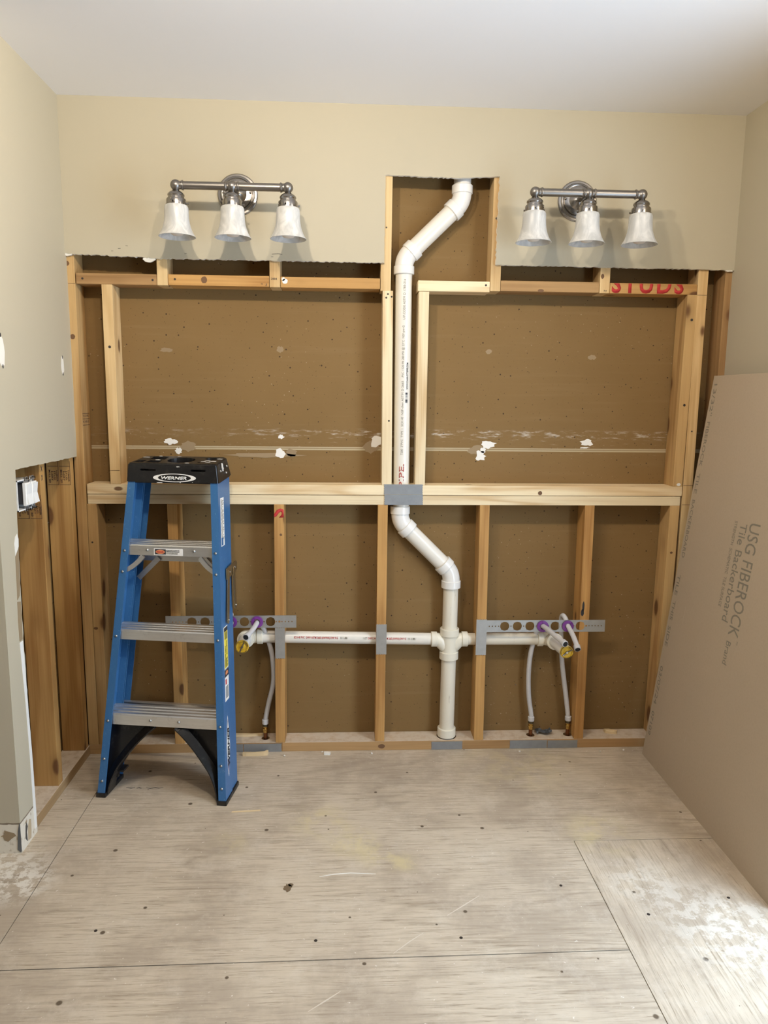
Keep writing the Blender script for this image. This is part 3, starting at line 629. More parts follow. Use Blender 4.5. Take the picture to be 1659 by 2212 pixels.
strap('galvanized strap with large holes running behind the blue ladder', -.7871, -.2804, .5438, LB, [x+.0254 for x in LB[:-1]]+[LB[-1]+.0225]+[LB[-1]+.0445+.013*i for i in range(4)]+[LB[0]-.0225-.013*i for i in range(5)], [LB[-1]+.0345], -.0012, 0)
RB = [.5469+.05095*i for i in range(7)]
strap('galvanized strap with large holes between the two right-hand studs', .4345, .9535, .5205, RB, [x+.0255 for x in RB[:-1]]+[RB[-1]+.036+.0125*i for i in range(5)]+[RB[0]-.0245-.0125*i for i in range(5)], [RB[-1]+.0245], -.0012, .0)

# ---------------------------------------------------------------- vertical drain stack
YP = .045
def P(x, z): return Vector((x, YP, z))
def fitting(pts, r, hub, hl, parent, mat, bend=.03, n=28):
    """pipe elbow: pts = [end, corner, end]; hubs at both ends"""
    a, c, b = [Vector(p) for p in pts]; d1 = (a-c).normalized(); d2 = (b-c).normalized()
    arc = [a]
    for i in range(11):
        t = i/10; p0, p1, p2 = c+d1*bend, c, c+d2*bend; arc.append(p0*(1-t)**2+p1*2*t*(1-t)+p2*t*t)
    arc.append(b)
    e = obj('elbow', tube(B(), arc, r, n), mat, parent, smooth=True, world=True)
    for q, d in ((a, d1), (b, d2)):
        bm = B(); cyl(bm, q-d*hl*.6, q+d*hl*.4, hub, n+8, bev=.0015); obj('hub', bm, mat, e, smooth=True, world=True)
    return e
st = thing('drain_stack', 'white vertical PVC drain pipe with two offsets between the studs', 'pipe', (.330, YP, 0))
def seg(a, b, r, mat, par, name='pipe', n=28): return obj(name, cyl(B(), a, b, r, n), mat, par, smooth=True, world=True)
seg(P(.3395, 2.17), P(.3395, 2.399), .0318, M_pvc, st)
fitting([P(.3393, 2.181), P(.3393, 2.136), P(.3075, 2.1045)], .0345, .0385, .030, st, M_pvc)
up_pipe = seg(P(.3075, 2.1045), P(.160, 1.962), .0318, M_pvc_pipe, st)
fitting([P(.160, 1.962), P(.1275, 1.930), P(.1275, 1.8845)], .0345, .0385, .030, st, M_pvc)
riser = seg(P(.1275, 1.89), P(.1295, .985), .0312, M_pvc_pipe, st)
fitting([P(.1255, .985), P(.1255, .937), P(.1565, .9055)], .0345, .0385, .030, st, M_pvc)
seg(P(.1565, .9055), P(.304, .760), .0318, M_pvc_pipe, st)
fitting([P(.304, .760), P(.3335, .730), P(.3335, .680)], .0345, .0385, .030, st, M_pvc)
seg(P(.3335, .69), P(.333, .48), .0300, M_pvc_old, st)
cross = obj('cross_fitting', tube(B(), [P(.3325, .50), P(.332, .38)], .0335, 28), M_pvc_fit, st, smooth=True, world=True)
for a, b in ((P(.3325, .500), P(.3325, .470)), (P(.332, .4035), P(.332, .3715))): obj('hub', cyl(B(), a, b, .0385, 32, bev=.0018), M_pvc_fit, cross, smooth=True, world=True)
for sx in (-1, 1):
    obj('branch', tube(B(), [P(.332, .415), P(.332+sx*.02, .425), P(.332+sx*.036, .446), P(.332+sx*.048, .4535), P(.332+sx*.062, .4535)], [.020, .026, .0275, .0265, .026], 24), M_pvc_fit, cross, smooth=True, world=True)
    obj('hub', cyl(B(), P(.332+sx*.050, .4535), P(.332+sx*.074, .4535), .0308, 32, bev=.0015), M_pvc_fit, cross, smooth=True, world=True)
seg(P(.332, .38), P(.330, .06), .0300, M_pvc_old, st)
obj('coupling', cyl(B(), P(.330, .076), P(.330, .040), .0375, 32, bev=.0015), M_pvc_fit, st, smooth=True, world=True)
seg(P(.330, .05), P(.330, -.06), .0302, M_pvc_old, st)
# print on the riser, wrapped around the pipe
def wrap(bm, cx, r, axis='z'):
    for v in bm.verts:
        u = v.co.x-cx if axis == 'z' else v.co.z-cx; rr = r+.0002-(v.co.y)*0+(.0003 if v.co.y < -.00005 else 0); a = u/r
        if axis == 'z': v.co.x = cx+rr*math.sin(a)
        else: v.co.z = cx+rr*math.sin(a)
        v.co.y = YP-rr*math.cos(a)
    return bm
def riser_text(s, z0, z1, h, xoff, mat, bold=.0):
    bm = text_bm(s, z1-z0, h, bold=bold, thick=.0002); place(bm, (.129+xoff+h/2, 0, z0), (0, 0, 1), (-1, 0, 0)); wrap(bm, .129, .0313); obj('printing', bm, mat, riser, world=True)
riser_text('7200  2"PVC  TYPE 1  SCH 40', 1.200, 1.345, .0085, -.003, M_board_ink); riser_text('NSF-dwv ASTM D 2665', 1.352, 1.480, .0085, -.003, M_board_ink)
riser_text('.PVC 1120 PR 280 PSI @ 23°C  NSF-pw-G', 1.492, 1.684, .0085, -.003, M_board_ink); riser_text('U.P.CODE ASTM D 1785-21a', 1.706, 1.852, .0085, -.001, M_board_ink)
riser_text('PIPE.', 1.075, 1.165, .020, -.003, M_pink_ink, .02); riser_text('WWW.CHARLOTTEPIPE.COM', 1.448, 1.548, .0075, .015, M_black_ink, .015)
for i in range(12):
    w_ = random.choice((.001, .002, .003)); bm = B(); box(bm, .1375, .1465, -.0001, .0001, 1.398+i*.0034, 1.398+i*.0034+w_); wrap(bm, .129, .0313); obj('barcode_bar', bm, M_black_ink, riser, world=True)
# horizontal branch drains
ARM_L = thing('drain_pipe', 'cream horizontal drain pipe running left with printed red text', 'pipe', (-.1, YP, .4415))
hz = obj('pipe', tube(B(), [(-.45, YP, .4690), (.275, YP, .4545)], .0243, 28), M_pvc_pipe, ARM_L, smooth=True, world=True)
def harm(s, x0, x1, mat):
    zc = .4665-(x0+.32)*.0200; bm = text_bm(s, x1-x0, .0085, bold=.02, thick=.0002); place(bm, (x0, 0, zc+.002), (1, 0, -.02), (.02, 0, 1)); wrap(bm, zc, .0243, 'x'); obj('printing', bm, mat, hz, world=True)
harm('SCH 40 PVC  DWV ASTM 2665 (AWWA) DW 9 G', -.292, -.118, M_red_ink); harm('10 11/08 /', -.108, -.077, M_board_ink); harm('11/2"', -.017, -.001, M_board_ink); harm('SCH 40 PVC  DWV', .002, .034, M_red_ink); harm('M 2665 (AWWA) DW 9 G', .078, .155, M_red_ink); harm('10 11/08 /', .163, .195, M_board_ink)
def stub(parent, xc, z, xe, sgn, end, r=.026):
    """90 degree elbow from the horizontal pipe to a stub toward the room"""
    e = obj('elbow', tube(B(), [(xe, YP, z), (xe-sgn*.012, YP, z), (xc+sgn*.010, YP-.004, z), (xc+sgn*.002, YP-.014, z+.001), (xc, YP-.035, z+.002)], [.0262, .0262, .028, .030, .031], 26), M_pvc_fit, parent, smooth=True, world=True)
    obj('hub', cyl(B(), (xe-sgn*.006, YP, z), (xe+sgn*.016, YP, z), .0302, 30, bev=.0012), M_pvc_fit, e, smooth=True, world=True)
    obj('hub', cyl(B(), (xc, YP-.026, z+.001), (xc, YP-.052, z+.004), .0335, 30, bev=.0012), M_pvc_fit, e, smooth=True, world=True)
    s = obj('stub_pipe', cyl(B(), (xc, YP-.045, z+.003), end, .0245, 28), M_pvc, parent, smooth=True, world=True)
    return s
def plug(label, c, d, tilt):
    c = Vector(c); d = Vector(d).normalized(); t = thing('test_plug', label, 'pipe plug', tuple(c+Vector((0, 0, -.024))))
    bm = B(); lathe(bm, [(.0238, 0), (.0255, .001), (.0255, .006), (.0215, .0075), (.0205, .003), (.012, .0025), (.010, .005), (.006, .006)], c, d, 36); obj('plug_disc', bm, M_yel_plug, t, smooth=True, world=True)
    x, y, _ = frame(d); a = x*math.cos(tilt)+y*math.sin(tilt)
    bm = B(); cyl(bm, c+d*.004, c+d*.013, .0045, 8); obj('bolt', bm, M_nickel_pol, t, smooth=True, world=True)
    for s in (-1, 1):
        bm = B(); tube(bm, [c+d*.009+a*s*.003, c+d*.012+a*s*.012, c+d*.015+a*s*.021], [.0022, .003, .0024], 8); obj('wing', bm, M_nickel_pol, t, smooth=True, world=True)
    for q in range(3):
        a0 = q*2.1; pts = [c+d*.0078+x*(.0232*math.cos(a0+i*.2))+y*(.0232*math.sin(a0+i*.2)) for i in range(8)]; obj('rim_slot', tube(B(), pts, .0009, 6), M_black_ink, t, world=True)
    return t
EL = (-.4800, -.088, .4740); stub(ARM_L, -.4790, .4690, -.4330, 1, EL)
plug('yellow test plug on the drain stub right of the ladder', EL, (-.02, -1, .0), 1.15)
ARM_R = thing('drain_pipe', 'cream horizontal drain pipe running right under the hole strap', 'pipe', (.55, YP, .427))
obj('pipe', tube(B(), [(.395, YP, .4535), (.71, YP, .4525)], .0243, 28), M_pvc_old, ARM_R, smooth=True, world=True)
ER = (.7615, -.127, .4580); stub(ARM_R, .7530, .4525, .7085, -1, ER)
plug('yellow test plug on the drain stub below the right supply tubes', ER, (0, -1, .0), .6)

# ---------------------------------------------------------------- water supply tubes
def catmull(pts, k=8):
    pts = [Vector(p) for p in pts]; pts = [pts[0]*2-pts[1]]+pts+[pts[-1]*2-pts[-2]]; out = []
    for i in range(1, len(pts)-2):
        a, b, c, d = pts[i-1:i+3]
        for j in range(k):
            t = j/k; out.append(.5*((2*b)+(c-a)*t+(2*a-5*b+4*c-d)*t*t+(3*b-a-3*c+d)*t*t*t))
    out.append(pts[-2]); return out
def supply(label, base, pts, open_end=True):
    x, y = base; t = thing('supply_tube', label, 'water tube', (x, y, ZP))
    obj('copper_stub', cyl(B(), (x, y, -.03), (x, y, .072), .0080, 18), M_copper, t, smooth=True, world=True)
    bm = B(); lathe(bm, [(.0088, .064), (.0088, .073), (.0105, .075), (.0105, .081), (.0080, .083), (.0095, .086), (.0095, .093)], (x, y, 0), (0, 0, 1), 20); obj('brass_fitting', bm, M_brass, t, smooth=True, world=True)
    obj('crimp_ring', cyl(B(), (x, y, .090), (x, y, .101), .0118, 20, bev=.001), M_crimp, t, smooth=True, world=True)
    tb = obj('tube', tube(B(), catmull([(x, y, .095)]+pts), .0098, 16), M_pex, t, smooth=True, world=True)
    obj('collar', cyl(B(), (x, y, .100), (x, y, .119), .0132, 20, bev=.0015), M_pex, tb, smooth=True, world=True)
    if open_end:
        e = Vector(pts[-1]); d = (e-Vector(pts[-2])).normalized()
        obj('end_ring', cyl(B(), e-d*.018, e+d*.002, .0130, 22, bev=.0012), M_pex, tb, smooth=True, world=True)
        obj('tube_bore', cyl(B(), e+d*.0015, e+d*.0026, .0100, 20), M_hole, tb, world=True)
    return t
supply('grey supply tube through the purple grommet right of the ladder', (-.412, .043), [(-.410, .045, .125), (-.3971, .045, .190), (-.3795, .045, .264), (-.3764, .045, .3245), (-.3830, .045, .40), (-.3990, .040, .467), (-.4180, .036, .515), (-.4340, .018, .537), (-.4335, -.003, .540), (-.4420, -.040, .530), (-.4540, -.080, .521), (-.4622, -.110, .5175)])
supply('grey supply tube mostly hidden behind the right ladder rail', (-.552, .043), [(-.552, .045, .125), (-.545, .045, .26), (-.545, .045, .40), (-.545, .045, .50), (-.540, .035, .560), (-.536, .015, .560), (-.5335, -.003, .542), (-.542, -.045, .520), (-.550, -.09, .500)])
supply('left supply tube of the right pair, reaching over the yellow plug', (.6815, .043), [(.6815, .045, .125), (.6688, .045, .2038), (.6635, .045, .286), (.6661, .045, .3674), (.6753, .045, .4284), (.6880, .040, .485), (.6960, .022, .515), (.7010, -.003, .521), (.7125, -.050, .5175), (.7260, -.100, .510), (.7445, -.163, .501)])
supply('right supply tube of the right pair, looping over the strap', (.837, .043), [(.8358, .045, .125), (.8208, .045, .223), (.8039, .045, .3256), (.7969, .045, .3826), (.7900, .045, .468), (.7885, .043, .535), (.7900, .028, .5545), (.7960, .012, .545), (.8027, -.003, .521), (.8110, -.040, .497), (.8150, -.075, .474), (.8140, -.102, .4585)])
def grommet(label, x, z, cut):
    t = bm = B(); n = 30; prof = [(.0178, .004), (.0178, -.0035), (.0235, -.0045), (.0232, -.0075), (.0205, -.0085), (.0120, -.0080), (.0108, .004)]
    lathe(bm, [(r, -h) for r, h in prof], (x, 0, z), (0, -1, 0), n, (False, False)); bm.verts.ensure_lookup_table()
    for i in range(n):
        a, b = bm.verts[i], bm.verts[(i+1) % n]; c, d = bm.verts[len(prof)*n-n+i], bm.verts[len(prof)*n-n+(i+1) % n]
        bm.faces.new((a, b, d, c))
    for v in bm.verts: v.co.y = -v.co.y if False else v.co.y
    o = obj('grommet', bm, M_purple, smooth=True)
    lx, ly, lz = o.location; cb = B(); a = cut
    m = Matrix.Translation((x-lx, 0, z-lz)) @ Matrix.Rotation(a, 4, 'Y'); box(cb, .0125, .026, -.05-ly, .05-ly, -.0006, .0006); cb.transform(m); boolean(o, cb)
    return props(o, label, 'grommet')
grommet('purple grommet in the left strap, fully visible right of the ladder', -.4330, .5438, math.radians(-130))
grommet('purple grommet in the left strap, half hidden by the ladder rail', -.5338, .5438, math.radians(-60))
grommet('purple grommet in the right strap, left of the two', .6998, .5205, math.radians(-95))
grommet('purple grommet in the right strap, right of the two', .8017, .5205, math.radians(-50))

# ---------------------------------------------------------------- switch box in the left wall
sb = thing('switch_box', 'white two-gang electrical box with rocker switches in the cut left wall', 'light switch', (XL-.006, -.44, 1.055))
bm = B(); y0, y1, z0, z1 = -.512, -.405, 1.055, 1.152
for a in ((y0, y0+.004, z0, z1), (y1-.004, y1, z0, z1), (y0, y1, z0, z0+.004), (y0, y1, z1-.004, z1)): box(bm, XL-.065, XL-.002, a[0], a[1], a[2], a[3])
obj('box_body', bm, M_plate_white, sb, world=True)
bm = B(); box(bm, XL-.066, XL-.060, y0, y1, z0, z1); obj('box_back', bm, M_black_ink, sb, world=True)
for k, yc in enumerate((-.447, -.402)):
    bm = B(); box(bm, XL-.004, XL-.0025, yc-.016, yc+.016, 1.050, 1.158, .0005); y = obj('yoke', bm, M_galv, sb, world=True)
    for zz in (1.056, 1.152):
        bm = B(); cyl(bm, (XL-.004, yc, zz), (XL+.008, yc, zz), .0045, 12); obj('screw', bm, M_nickel_pol, y, smooth=True, world=True)
        bm = B(); box(bm, XL-.003, XL-.001, yc-.013, yc-.007, zz-.006, zz+.006, .0005); obj('ear', bm, M_nickel_pol, y, world=True)
    bm = B(); box(bm, XL-.005, XL+.005, yc-.0205, yc+.0175, 1.068, 1.140, .001); obj('switch_frame', bm, M_plate_white, sb, world=True)
    bm = B(); box(bm, XL-.034, XL-.0055, yc-.018, yc+.015, 1.072, 1.136, .001); obj('switch_body', bm, M_black_ink, sb, world=True)
    bm = B()
    prism(bm, [(XL+.003, yc-.0165, 1.072), (XL+.0125, yc-.0165, 1.072), (XL+.0065, yc-.0165, 1.104), (XL+.010, yc-.0165, 1.136), (XL+.003, yc-.0165, 1.136)], (0, .033, 0)); obj('rocker', bm, M_plate_white, sb, world=True)

# ---------------------------------------------------------------- wall lamps
def make_sconce(label, x, z):
    t = thing('vanity_light', label, 'wall light', (x, YD, z), 0, 'three-globe vanity lights')
    bp = B(); lathe(bp, [(.0715, 0), (.0715, .004), (.068, .007), (.062, .0075), (.060, .011), (.055, .0125), (.052, .0115), (.050, .016), (.044, .0175), (.034, .018), (.030, .022), (.022, .030), (.012, .036), (.0115, .040)], (0, 0, 0), (0, -1, 0), 56)
    pl = obj('backplate', bp, M_nickel_pol, t, smooth=True)
    for s in (-1, 1): obj('plate_screw', sphere(B(), (s*.047, -.018, .004), .0042, 12, 8), M_nickel_pol, pl, smooth=True)
    zb = -.008; yb = -.137
    obj('arm', tube(B(), [(0, -.034, -.001), (0, -.06, -.002), (0, -.10, -.006), (0, yb, zb)], [.011, .0085, .0085, .011], 18), M_nickel, t, smooth=True)
    bar = B(); cyl(bar, (-.186, yb, zb), (.186, yb, zb), .0132, 28); bar_o = obj('crossbar', bar, M_nickel, t, smooth=True)
    for xx in (-.166, -.0205, .0205, .166):
        s = 1 if xx in (-.166, .0205) else -1
        bm = B(); lathe(bm, [(.0132, -.004), (.0158, -.003), (.0165, 0), (.0140, .003), (.0145, .0045), (.0085, .0085)], (xx, yb, zb), (-s, 0, 0), 28); obj('collar', bm, M_nickel, bar_o, smooth=True)
    for xx in (-.1885, 0, .1885):
        obj('ball', sphere(B(), (xx, yb, zb), .0180, 28, 18), M_nickel, t, smooth=True)
        h = B(); lathe(h, [(.009, -.012), (.0125, -.0185), (.0215, -.0235), (.0275, -.0290), (.0285, -.0335), (.0262, -.0370), (.0268, -.0395), (.0272, -.0440), (.0320, -.0455), (.0330, -.0485), (.0330, -.0615), (.0345, -.0625), (.0345, -.0655), (.0300, -.0655)], (xx, yb, zb), (0, 0, 1), 36)
        ho = obj('lamp_holder', h, M_nickel_pol, t, smooth=True)
        for q in range(3):
            a = q*2*PI/3+.35; p = Vector((math.cos(a), math.sin(a), 0)); c = Vector((xx, yb, zb-.056))
            obj('thumb_screw', tube(B(), [c+p*.031, c+p*.037, c+p*.0372, c+p*.041], [.0016, .0016, .0034, .0034], 10), M_nickel_pol, ho, smooth=True)
        sh = B(); outer = [(.0310, -.0640), (.0368, -.0665), (.0395, -.0720), (.0402, -.0800), (.0405, -.0950), (.0415, -.1100), (.0435, -.1240), (.0470, -.1370), (.0520, -.1500), (.0575, -.1600), (.0625, -.1675)]
        inner = [(r-.003, zz+.0005) for r, zz in reversed(outer[1:])]
        lathe(sh, outer+[(.0615, -.1683)]+inner, (xx, yb, zb), (0, 0, 1), 48, (False, True)); obj('lamp_shade', sh, M_shade, t, smooth=True)
        bl = B(); lathe(bl, [(.012, -.066), (.013, -.085), (.020, -.105), (.028, -.125), (.0295, -.140), (.027, -.152), (.018, -.161), (.004, -.1645)], (xx, yb, zb), (0, 0, 1), 28); obj('light_bulb', bl, M_bulb, t, smooth=True)
    return t
sc1 = make_sconce('brushed nickel vanity light with three alabaster glass shades, left of the pipe notch', -.4755, 2.127)
dup(sc1, (.7535, YD, 2.133), None, 'brushed nickel vanity light with three alabaster glass shades, right of the pipe notch')

# ---------------------------------------------------------------- leaning backer board
A0 = Vector((1.1162, -.0594, 0)); T0 = Vector((1.31, -.0286, 1.5115)); vup = (T0-A0).normalized(); uu = Vector((0, -1, 0)); nn = uu.cross(vup).normalized()
if nn.x > 0: nn = -nn
LB_ = 1.5242; WB_ = .930
bd = thing('backer_board', 'tan gypsum fiber tile backer sheet with printed text leaning on the right wall', 'board', (1.1162+.005, -.5, 0))
bm = B(); prism(bm, [A0, A0+uu*WB_, A0+uu*WB_+vup*LB_, A0+vup*LB_], -nn*.0103); obj('sheet', bm, M_board, bd, world=True)
def board_text(s, u, v0, v1, h, mat=None, bold=0.0):
    """reads downward, letter tops toward the camera side; baseline at u"""
    bm = text_bm(s, v0-v1, h, bold=bold, thick=.0003); o = A0+uu*u+vup*v0+nn*.0002
    x = -vup; y = (uu-vup*uu.dot(vup)).normalized(); place(bm, o, x, y)
    if x.cross(y).dot(nn) < 0:
        for v in bm.verts: pass
    obj('printing', bm, mat or M_board_ink, bd, world=True)
for s, v0, v1 in (('13/32"', 1.4927, 1.3719), ('FIBEROCK', 1.3497, 1.1793), ('TILE', 1.1514, 1.0733), ('BACKERBOARD', 1.0491, .8217), ('TILE', .7533, .6711), ('THIS', .6475, .5707), ('SIDE', .5451, .4638), ('03/07/24', .3804, .2236), ('07109', .1926, .0952)):
    board_text(s, .0150, v0, v1, .0230)
board_text('USG FIBEROCK', .437, 1.030, .647, .064); board_text('Tile Backerboard', .382, 1.019, .681, .042)
board_text('STRENGTH  SCHEMATIC  TILE SURFACE', .343, 1.021, .720, .0175); board_text('Brand', .437, .626, .546, .029); board_text('TM', .495, .643, .630, .008)
for (u, v, w_, h_) in ((.135, 1.27, .004, .035), (.12, .55, .003, .14), (.33, .05, .003, .07), (.30, .18, .004, .05), (.10, 1.35, .006, .02)):
    bm = B(); prism(bm, [A0+uu*(u+a)+vup*(v+b)+nn*.0001 for a, b in ((0, 0), (w_, h_*.5), (w_*.4, h_), (-w_*.5, h_*.5))], nn*.0002); obj('scuff', bm, plain('scuff_tan', (.48, .40, .30), .8), bd, world=True)

# ---------------------------------------------------------------- step ladder
lad = thing('step_ladder', 'blue fiberglass folding step ladder with black top, folded beside the wall', 'ladder', (-.7355, -.361, 0), math.atan2(-.0719, .4655))
K = .2/1.106
def xo(z): return .2362-.0634*z
def rail(name, sx, off0, off1, z0, z1, fl=.027, t=.0035, front=True):
    def sec(z, o):
        y0, y1 = K*z+off0, K*z+off1; X = xo(z)-o
        pts = [(X, y0), (X, y1), (X-fl, y1), (X-fl, y1-t), (X-t, y1-t), (X-t, y0+t), (X-fl, y0+t), (X-fl, y0)]
        return [Vector((sx*x, y, z)) for x, y in pts]
    bm = B(); o = 0 if front else .0025
    rings = [[bm.verts.new(p) for p in sec(z, o)] for z in (z0, z1)]
    skin_rings(bm, rings); return obj(name, bm, M_blue, lad)
fr = {}
for sx in (-1, 1):
    fr[sx] = rail('front_rail', sx, 0, .076, .008, 1.125); rail('rear_rail', sx, .080, .140, .008, 1.13, front=False)
    for nm, a, b in (('foot', -.003, .079), ('foot', .079, .144)):
        bm = B(); x1 = xo(0)+.003; x0 = x1-.036
        box(bm, min(sx*x0, sx*x1), max(sx*x0, sx*x1), a, b, 0, .016, .003); obj(nm, bm, M_black, lad, smooth=True)
def sheet_x(name, prof, x0, x1, mat, thick=None, slant=None, parent=None):
    """closed (y,z) outline extruded from x0 to x1"""
    bm = B(); prism(bm, [(x0, y, z) for y, z in prof], (x1-x0, 0, 0)); return obj(name, bm, mat, parent or lad)
steps = []
for (zb, zt) in ((.2525, .2885), (.5515, .583), (.8495, .8830)):
    xi = xo((zb+zt)/2)-.0045; y0 = K*zt+.0045; D = .074; rise = .115; t = .0025
    top = [(y0, zt)]
    m = 4
    for i in range(m):
        ya, yb_ = y0+D*(i+.08)/m, y0+D*(i+.92)/m; za = zt+(ya-y0)*rise; zc = zt+(yb_-y0)*rise
        top += [(ya, za), (ya+.003, za+.0042), (yb_-.003, zc+.0042), (yb_, zc)]
    top += [(y0+D, zt+D*rise), (y0+D, zt+D*rise-.022), (y0+D-t, zt+D*rise-.022), (y0+D-t, zt+D*rise-t), (y0+t, zt-t), (y0+t, zb), (y0-.001, zb)]
    steps.append(sheet_x('step', top, -xi, xi, M_alu))
for (z0, z1, off) in ((.262, .288, .136), (.805, .838, .128)):
    X = xo(z0)-.008; y = K*z0+off; bm = B(); box(bm, -X, X, y, y+.003, z0, z1, .0006); box(bm, -X, X, y-.012, y, z1-.003, z1, .0006); obj('rear_crossbar', bm, M_alu, lad)
def strut(name, a, b, w, t, mat, par=lad, nrm=(0, 1, 0), bow=0.0):
    a, b = Vector(a), Vector(b); d = (b-a).normalized(); n = Vector(nrm); s = d.cross(n).normalized(); pts = []
    k = 8; L1 = []; L2 = []
    for i in range(k+1):
        f = i/k; p = a.lerp(b, f)+s*bow*math.sin(PI*f); L1.append(p+s*w/2); L2.append(p-s*w/2)
    bm = B(); prism(bm, L1+L2[::-1], n*t); return obj(name, bm, mat, par)
for sx in (-1, 1):
    strut('step_brace', (sx*(xo(.79)-.012), K*.79+.008, .790), (sx*.105, K*.845+.010, .846), .016, .012, M_alu, bow=sx*.006)
strut('rear_brace', (-.163, K*.74+.115, .742), (-.088, K*.82+.115, .818), .019, .004, M_alu); strut('rear_brace', (.163, K*.74+.115, .742), (.088, K*.82+.115, .818), .019, .004, M_alu)
# black lower braces
arcR = [(.0370, .2500), (.0642, .2277), (.1032, .1890), (.1425, .1416), (.1740, .0975), (.1944, .0493), (.2035, .0100)]
for sx in (-1, 1):
    br = catmull([(x, 0, z) for x, z in arcR], 4); outer = [(sx*p.x, p.z) for p in br]
    bm = B(); a = [Vector((x, K*z+.006, z)) for x, z in outer]; th = .0045
    inn = []
    for i, p in enumerate(a):
        d = (a[min(i+1, len(a)-1)]-a[max(i-1, 0)]).normalized(); inn.append(p+Vector((d.z, 0, -d.x))*(th*(1 if sx > 0 else -1))*1.0)
    prism(bm, a+inn[::-1], (0, .056, 0)); fl = obj('lower_brace', bm, M_black, lad, smooth=True)
    web = [Vector((x, K*z+.044, z)) for x, z in outer]+[Vector((sx*(xo(.01)-.005), K*.01+.044, .010)), Vector((sx*(xo(.25)-.005), K*.25+.044, .250))]
    bm = B(); prism(bm, web, (0, .003, 0)); obj('brace_web', bm, M_black, fl)
    rib = [Vector((x, K*z+.006, z)) for x, z in outer]; rib2 = []
    for i, p in enumerate(rib):
        d = (rib[min(i+1, len(rib)-1)]-rib[max(i-1, 0)]).normalized(); q = p-Vector((d.z, 0, -d.x))*(.022*(1 if sx > 0 else -1)); rib2.append(Vector((min(q.x, xo(q.z)-.006) if sx > 0 else max(q.x, -xo(q.z)+.006), q.y+.020, min(q.z, .2515))))
    bm = B(); vs1 = [bm.verts.new(p) for p in rib]; vs2 = [bm.verts.new(p) for p in rib2]
    for i in range(len(rib)-1): bm.faces.new((vs1[i], vs1[i+1], vs2[i+1], vs2[i]))
    bmesh.ops.solidify(bm, geom=bm.faces[:], thickness=.003); obj('brace_face', bm, M_black, fl)
bm = B(); box(bm, -.205, -.185, .060, .078, .045, .075, .003); box(bm, -.205, -.160, .055, .100, .070, .078, .003); obj('rail_lock', bm, M_black, lad, smooth=True)
# top cap
def capz(y): return (y-.2)*.140
bm = B()
prof_b = [(-.170, .197, 1.1055), (.170, .197, 1.1055), (.176, .331, 1.124), (-.170, .331, 1.124)]; prof_t = [(-.1635, .200, 1.1765), (.1635, .200, 1.1765), (.158, .331, 1.1935), (-.150, .331, 1.1935)]
vb = [bm.verts.new(p) for p in prof_b]; vt = [bm.verts.new(p) for p in prof_t]; skin_rings(bm, [vb, vt])
bmesh.ops.bevel(bm, geom=bm.edges[:], offset=.0045, segments=3, affect='EDGES')
cap = obj('top_cap', bm, M_black, lad, smooth=True)
cb = B()
def pocket(pts, z0=1.150, z1=1.25): prism(cb, [(x, y, z0) for x, y in pts], (0, 0, z1-z0))
pocket([(.012+.050*math.cos(i*PI/14), .262+.044*math.sin(i*PI/14)) for i in range(28)])
pocket([(.118+.026*math.cos(i*PI/10), .293+.020*math.sin(i*PI/10)) for i in range(20)]); pocket([(-.150, .222), (-.118, .216), (-.112, .250), (-.142, .256)]); pocket([(-.105, .216), (-.055, .214), (-.056, .252), (-.100, .252)])
pocket([(-.112, .268), (-.052, .268), (-.055, .312), (-.112, .312)]); pocket([(.085, .222), (.094, .222), (.094, .232), (.085, .232)])
boolean(cap, cb)
cb = B()
for x0, x1 in ((-.118, -.058), (.068, .124)):
    prism(cb, [(x, .18, z) for x, z in ((x0+.003, 1.150), (x1-.003, 1.150), (x1, 1.1535), (x1-.003, 1.157), (x0+.003, 1.157), (x0, 1.1535))], (0, .05, 0))
boolean(cap, cb)
for (x, y) in ((-.135, .300), (-.09, .322), (-.075, .258), (.10, .245), (.12, .235), (.135, .25), (.145, .29), (.05, .214), (-.02, .325), (.11, .262)):
    bm = B(); prism(bm, [(a, b, 1.1768+capz(b)*.93) for a, b in blob_pts(x, y, random.uniform(.008, .035), random.uniform(.004, .010), 14, .5)], (0, 0, .0008)); obj('paint_splatter', bm, M_white, cap)
for (x, z, w_, h_) in ((-.045, 1.1085, .035, .004), (.03, 1.110, .006, .003), (.075, 1.112, .004, .003), (.022, 1.166, .02, .003)):
    bm = B(); prism(bm, [(a, .1975+(b-1.1055)*.04-.0004, b) for a, b in blob_pts(x, z, w_, h_, 12, .5)], (0, -.0005, 0)); obj('paint_splatter', bm, M_white, cap)
bm = B(); prism(bm, blob3 := [(.166, y, z) for y, z in ((.245, 1.178), (.252, 1.176), (.256, 1.160), (.260, 1.150), (.255, 1.148), (.248, 1.160))], (.0035, 0, 0)); obj('paint_splatter', bm, M_white, cap)
def yf(z): return .1972+(z-1.1055)*.0423
def ell(cx, cz, a, b, lift, mat, name='logo', y=None):
    bm = B(); prism(bm, [(cx+a*math.cos(i*PI/24), yf(cz+b*math.sin(i*PI/24))-lift, cz+b*math.sin(i*PI/24)) for i in range(48)], (0, -.0003, 0)); return obj(name, bm, mat, cap)
ell(.009, 1.1265, .079, .0150, .0002, M_white); ell(.009, 1.1265, .0605, .0128, .0006, M_black)
bm = text_bm('WERNER', .094, .0115, bold=.03, shear=.25); place(bm, (-.040, yf(1.1205)-.0012, 1.1205), (1, 0, 0), (0, .0423, 1)); obj('lettering', bm, M_white, cap)
for (x, y, z) in ((.1660, .232, 1.150), (.1690, .285, 1.140), (.1665, .300, 1.163), (.1650, .262, 1.158)): obj('rivet', sphere(B(), (x+.001, y, z), .0045, 12, 8), M_rivet, cap, smooth=True)
